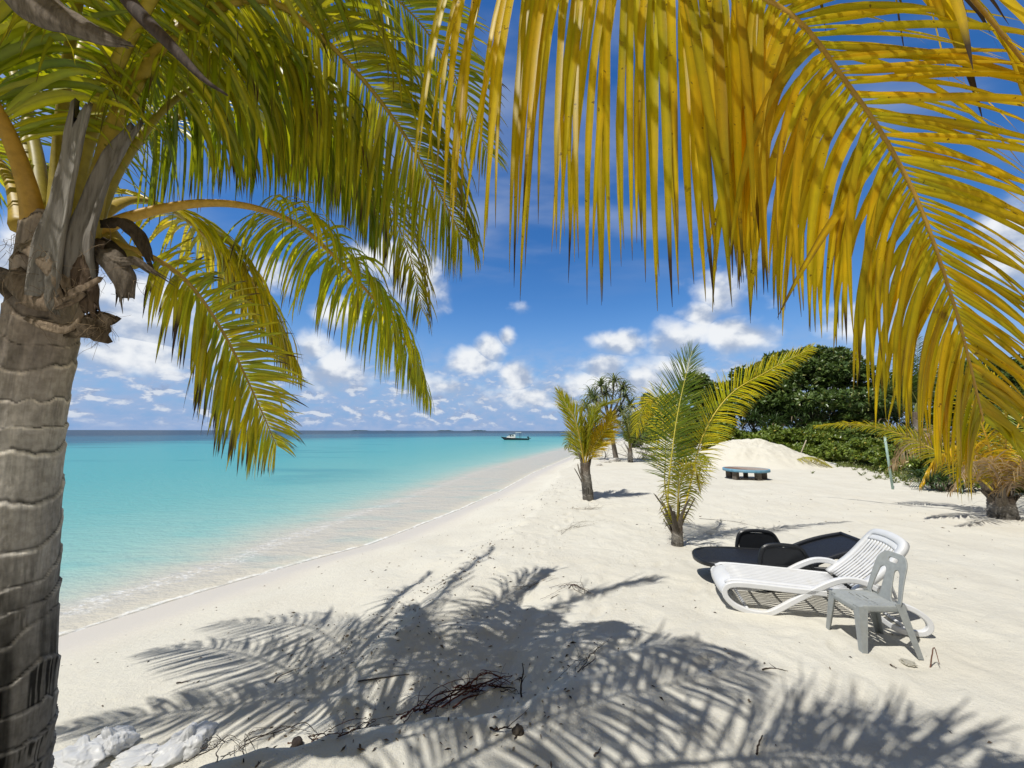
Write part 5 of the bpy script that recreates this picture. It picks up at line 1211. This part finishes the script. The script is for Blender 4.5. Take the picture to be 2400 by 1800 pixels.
# upright twig
def stick(label, P, r=.009, col=(.07, .05, .04), n=4, seed=0, name='twig', group='loose twigs on the sand'):
    R = np.random.default_rng(seed+40); P = [np.asarray(p, float) for p in P]; org = P[0].copy(); mb = MB(); Q, L_ = catmull(P, 16); Q = Q+np.cumsum(R.normal(0, r*.25, Q.shape), 0)
    tube(mb, Q, np.linspace(r, r*.45, 16), 6, col, 0, True)
    for _ in range(n):
        k = R.integers(4, 14); d = unit(R.normal(0, 1, 3)*[1, .6, .6]+np.array([0, 0, .2])); S = [Q[k]]; l = L_*R.uniform(.12, .3)
        for _ in range(4): d = unit(d+R.normal(0, .3, 3)); S.append(S[-1]+d*l/4)
        tube(mb, np.array(S), np.linspace(r*.6, r*.2, 5), 4, col, 0, False)
    return tag(mb.build(name, M_WOOD, None, True, org), label, 'twig', group)
u0 = hit(1225, 1632); stick('upright dark twig standing right of the red roots', [u0-[0, 0, .03], at(1222, 1600, u0[1]), at(1228, 1570, u0[1]), at(1226, 1555, u0[1])], .009, (.06, .045, .04), 6, 1)
def lay(label, q, r=.007, col=(.12, .09, .07), n=2, seed=0, lift=.0):
    stick(label, [hit(*p)+[0, 0, r+lift*math.sin(PI*i/(len(q)-1))] for i, p in enumerate(q)], r, col, n, seed)
k0 = hit(2178, 1562); stick('crooked brown twig standing in the sand right of the grey chair', [k0-[0, 0, .02], at(2186, 1530, k0[1]), at(2190, 1514, k0[1]), at(2196, 1530, k0[1]), at(2200, 1545, k0[1]-.03), at(2204, 1556, k0[1]-.05)], .0055, (.20, .11, .08), 0, 2)
for i, (q, l) in enumerate([([(1788, 1570), (1815, 1565), (1850, 1572)], 'thin curved twig in the sand left of the grey chair'), ([(1775, 1768), (1782, 1745), (1792, 1725)], 'thin dark twig in the lower right palm shadow'), ([(1640, 1215), (1720, 1222), (1790, 1238), (1850, 1245)], 'long thin vine lying on the sand in front of the round table'), ([(1935, 1252), (1970, 1256), (2005, 1262)], 'short twig on the sand behind the white lounger'), ([(2088, 1558), (2098, 1564), (2108, 1568)], 'short dark twig by the front of the grey chair'), ([(645, 1600), (655, 1588), (700, 1572)], 'short stick lying on the open sand left of the palm shadows'), ([(415, 1605), (430, 1602), (445, 1600)], 'tiny twig alone on the open sand at the left'), ([(840, 1600), (900, 1590), (960, 1582)], 'straight stick lying in the central palm shadow'), ([(602, 1800), (612, 1788), (622, 1775)], 'short stick at the bottom of the near dune'), ([(1395, 1775), (1402, 1766), (1408, 1755)], 'small stick at the bottom of the picture right of centre')]):
    lay(l, q, .006 if i not in (2,) else .005, np.array((.13, .10, .08))*(.6+.1*(i % 5)), 1 if i not in (2,) else 3, 10+i)
# leaning pale sticks and fallen frond by the shrubs
for q, l in (([(1868, 1068), (1890, 1030)], 'longer pale stick leaning against the shrubs beside the sand mound'), ([(1834, 1050), (1846, 1042)], 'shorter pale stick beside the sand mound')):
    h = hit(q[0][0], q[0][1]+16); mb = MB(); P = np.array([h, (h+at(*q[1], h[1]))/2, at(*q[1], h[1])]); tube(mb, P, .035, 7, (.50, .44, .33)); tag(mb.build('stick', M_WOOD, None, True, h), l, 'stick', 'pale sticks leaning by the shrubs')
hf = hit(1890, 1094); mw = hf; o = tag(empty('fallen_frond', hf), 'fallen dry yellow palm frond at the foot of the shrubs', 'palm frond')
frond('leaf', [np.array([-.9, .3, .1]), np.array([-.3, .1, .45]), np.array([.3, 0, .5]), np.array([1.1, -.2, .1])], o, n=34, L=.9, Wd=.06, pet=.1, droop=(1.0, 1.0), pal=((.5, .46, .10), (.6, .55, .16)), segs=5, r0=.03, seed=700)
# white litter by the shrubs
M_BAG = mat_leaf('white_plastic_film', .35, .38, .4, 3, (1, 1, 1))
def bag(name, label, cat, c, size, seed, group=None, squash=.52, col=(.86, .87, .88)):
    R = np.random.default_rng(seed); bm = bmesh.new(); bmesh.ops.create_icosphere(bm, subdivisions=6, radius=1.0)
    V = np.array([v.co[:] for v in bm.verts]); F_ = [tuple(v.index for v in f.verts) for f in bm.faces]; bm.free()
    x, y, z = V.T; o1 = R.uniform(0, 50)
    kx = unit(np.array([R.uniform(-.5, .5), R.uniform(-.6, 0), .8])); th_ = np.arccos(np.clip(V@kx, -1, 1)); e1 = unit(np.cross(kx, [1, 0, 0])); e2 = np.cross(kx, e1); ph = np.arctan2(V@e2, V@e1)
    wph = ph+.6*(fbm(x*2+o1, y*2, z*2, 3)-.45)
    pl = np.abs(np.sin(wph*4.5+th_))**.6*.5+np.abs(np.sin(wph*11+3*th_+o1))**.7*.3
    pleat = -(pl-.4)*.42*np.exp(-th_*.75)
    neck = .38*np.exp(-(th_/.24)**2)-.25*np.exp(-((th_-.42)/.22)**2)
    lump = (fbm(x*1.3+o1, y*1.3, z*1.3, 3)-.45)*.9
    ridge = 1-np.minimum(np.abs(2*fbm(x*2.6+o1, y*2.6, z*2, 2)-.75)*4, 1)
    tri = lambda q: 2*np.abs(q-np.floor(q)-.5)
    folds = 0
    for _ in range(16):
        nv = unit(R.normal(0, 1, 3)); nv = unit(nv-kx*np.dot(nv, kx)*R.uniform(.4, 1)); f = R.uniform(.7, 3.2)
        folds = folds+(tri(f*(V@nv)+R.uniform()+.25*lump)-.5)*.13/f**.6*smooth(-.6, .5, V@unit(R.normal(0, 1, 3)))
    r = 1+lump*.8+pleat*.7+neck+folds
    W_ = V*r[:, None]*np.asarray(size); W_[:, 2] *= squash; W_[:, 2] = np.maximum(W_[:, 2], -.25*size[2])
    mb = MB(); mb.add(W_, F_, np.tile(col, (len(V), 1))*(.92+.08*ridge[:, None]))
    ob = mb.build(name, M_BAG, None, True); ob.location = (c[0], c[1], c[2]+.2*size[2]); ob.rotation_euler = (0, 0, R.uniform(0, 6))
    return tag(ob, label, cat, group)
GBG = 'white plastic bags dumped on the sand'
bag('plastic_bag', 'crumpled white plastic bag with a twisted knot next to the palm trunk', 'plastic bag', hit(195, 1780), (.19, .15, .14), 1, GBG)
bag('plastic_bag', 'bulging white bag open at the top, second from the palm trunk', 'plastic bag', hit(262, 1752), (.15, .14, .16), 2, GBG)
bag('plastic_bag', 'flattened white plastic sheet between the two bulging bags', 'plastic bag', hit(335, 1778), (.20, .11, .06), 3, GBG)
bag('plastic_bag', 'large white bag with dark print, farthest from the palm trunk', 'plastic bag', hit(440, 1752), (.19, .14, .15), 4, GBG)
def print_on(bag_o, words, px, py, hgt, rot):
    """Dark printed characters laid onto the film of a bag."""
    from mathutils.bvhtree import BVHTree
    me = bag_o.data; M_ = Matrix.Translation(bag_o.location) @ bag_o.rotation_euler.to_matrix().to_4x4()
    bv = BVHTree.FromPolygons([M_ @ v.co for v in me.vertices], [p.vertices[:] for p in me.polygons])
    cu = bpy.data.curves.new('print', 'FONT'); cu.body = words; cu.size = 1.0; cu.align_x = 'CENTER'; tmp = bpy.data.objects.new('print', cu); COL.objects.link(tmp)
    bpy.context.view_layer.update(); tm = bpy.data.meshes.new_from_object(tmp.evaluated_get(bpy.context.evaluated_depsgraph_get())); bpy.data.objects.remove(tmp)
    bmx = bmesh.new(); bmx.from_mesh(tm); bmesh.ops.triangulate(bmx, faces=bmx.faces[:]); bmesh.ops.subdivide_edges(bmx, edges=bmx.edges[:], cuts=2)
    Mi = M_.inverted(); c_, s_ = math.cos(rot), math.sin(rot); bad = []
    for v in bmx.verts:
        x, y = v.co.x*hgt, v.co.y*hgt; d = Vector(ray(px+x*c_-y*s_, py-(x*s_+y*c_))).normalized(); h_ = bv.ray_cast(Vector((0, 0, H)), d)
        if h_[0] is None: bad.append(v)
        else: v.co = Mi @ (h_[0]-d*.004)
    bmesh.ops.delete(bmx, geom=bad, context='VERTS'); bmx.to_mesh(tm); bmx.free()
    tm.materials.clear(); o = link('printed_letters', tm, mat_plain('dark_print', (.03, .035, .05), .6, .3), bag_o); return o
bg4 = [o for o in COL.objects if o.get('label', '').startswith('large white bag with dark print')][0]
bpy.context.view_layer.update(); print_on(bg4, 'PU\n10', 486, 1744, 15, -.7)
bag('litter', 'scrap of white litter lying in front of the shrubs', 'litter', hit(1946, 1090), (.42, .3, .24), 6)
bag('litter', 'small crumpled pale scrap on the sand near the grey chair', 'litter', hit(2128, 1553), (.055, .05, .035), 7, None, .5, (.62, .60, .52))
# pale stones at the foot of the screw pine
def rock(label, c, size, seed, col=(.5, .48, .44), name='rock', group=None):
    bm = bmesh.new(); bmesh.ops.create_icosphere(bm, subdivisions=4, radius=1.0); V = np.array([v.co[:] for v in bm.verts]); F_ = [tuple(v.index for v in f.verts) for f in bm.faces]; bm.free()
    r = 1+(fbm(V[:, 0]*1.5+seed*7, V[:, 1]*1.5, V[:, 2]*1.5, 4)-.45)*1.1; mb = MB(); mb.add(V*r[:, None]*np.asarray(size), F_, col); o = mb.build(name, M_WOOD, None); o.location = c; return tag(o, label, 'rock', group)
for i, (px, py, s, l) in enumerate(((1418, 1083, .34, 'rounded white stone left of the screw pine foot'), (1442, 1080, .40, 'flat pale stone right under the screw pine'), (1465, 1068, .36, 'pale stone right of the screw pine foot'), (1500, 1062, .38, 'grey stone at the bend of the far beach'), (1405, 1090, .20, 'smallest white stone beside the screw pine'))):
    rock(l, hit(px, py), (s, s*.8, s*.5), i, np.array((.62, .60, .56))*(1 if i != 3 else .6), 'stone', 'pale stones under the screw pine')
h = hit(1650, 1748); rock('small dark husk on the shaded near dune below the red roots', hit(1215, 1716), (.038, .034, .04), 9, (.10, .085, .07), 'husk')
rock('dark broken husk on the near dune right of the white bags', hit(697, 1748), (.04, .05, .045), 10, (.05, .04, .035), 'husk')
# floating things in the lagoon
for i, (px, py, l) in enumerate(((717, 1181, 'dark stick poking out of the lagoon'), (980, 1050, 'small dark float on the lagoon left of the boat'), (463, 1262, 'dark floating leaf in the shallows'), (530, 1248, 'two dark floating leaves near the small breaker'), (790, 1186, 'small dark leaf floating right of the stick'))):
    p = gnd(px, py, SEA); k = p[1]/F; mb = MB()
    if i == 0:
        tube(mb, np.array([[0, 0, -.1], [0, 0, 9*k*.9], [.5*k, 0, 10*k]]), .012, 6, (.06, .05, .04)); leaf_cloud(mb, np.array([[0, 0, .03]]), np.array([[0, 0, 1.0]]), .18, ((.10, .12, .05), (.12, .12, .06)), RNG, 6, .5)
    else: leaf_cloud(mb, np.array([[0, 0, .015], [3*k, 0, .012]]), np.array([[0, 0, 1.0]]*2), 7*k, ((.03, .03, .02), (.06, .05, .03)), RNG, 4, .35, 2.0)
    tag(mb.build('driftwood' if i == 0 else 'floating_leaf', M_WOOD, None, False, p), l, 'driftwood' if i == 0 else 'leaf')
# wrack line: crumbs of leaf, bark and coral
mb = MB(); Rl = np.random.default_rng(31); pos = []
line = [(760, 1560), (820, 1500), (900, 1450), (980, 1400), (1060, 1350), (1130, 1300), (1190, 1245), (1240, 1200), (1290, 1150), (1320, 1120)]
LP = np.array([hit(*q) for q in line])
for _ in range(420):
    t = Rl.uniform(0, len(LP)-1.001); i = int(t); p = LP[i]+(LP[i+1]-LP[i])*(t-i); pos.append(p[:2]+Rl.normal(0, 1, 2)*[.22, .22]*(1+2.5*(Rl.random() < .3)))
for _ in range(650): r = Rl.uniform(2.3, 16); a = Rl.uniform(-.9, .95); pos.append((r*math.sin(a), r*math.cos(a)))
for _ in range(260): p = hit(Rl.uniform(620, 1350), Rl.uniform(1440, 1760)); pos.append(p[:2])
pos = np.array(pos); sd = shore_dist(pos[:, 0], pos[:, 1]); pos = pos[sd > 1.6]; zz = terrain(pos[:, 0], pos[:, 1])
for (x, y), z in zip(pos, zz):
    l = Rl.uniform(.012, .05)*(1+.6*(Rl.random() < .12)); a = Rl.uniform(0, 6.3); d = np.array([math.cos(a), math.sin(a), Rl.normal(0, .12)]); w = np.array([-d[1], d[0], 0])*l*Rl.uniform(.08, .35); p = np.array([x, y, z+.004])
    c = np.array([(.10, .075, .055), (.20, .15, .10), (.07, .055, .045), (.30, .25, .18)][Rl.integers(0, 4)])
    n_ = np.array([0, 0, l*.22])
    mb.add([p-d*l/2, p-w*.5+n_*.3, p+w*.5+n_, p+d*l/2, p+w*.5-n_*.1], [(0, 1, 2), (1, 3, 2), (0, 2, 4), (2, 3, 4)], c)
tag(mb.build('beach_debris', M_WOOD, None, False), 'crumbs of leaf, bark and coral scattered over the sand', 'debris', kind='stuff')
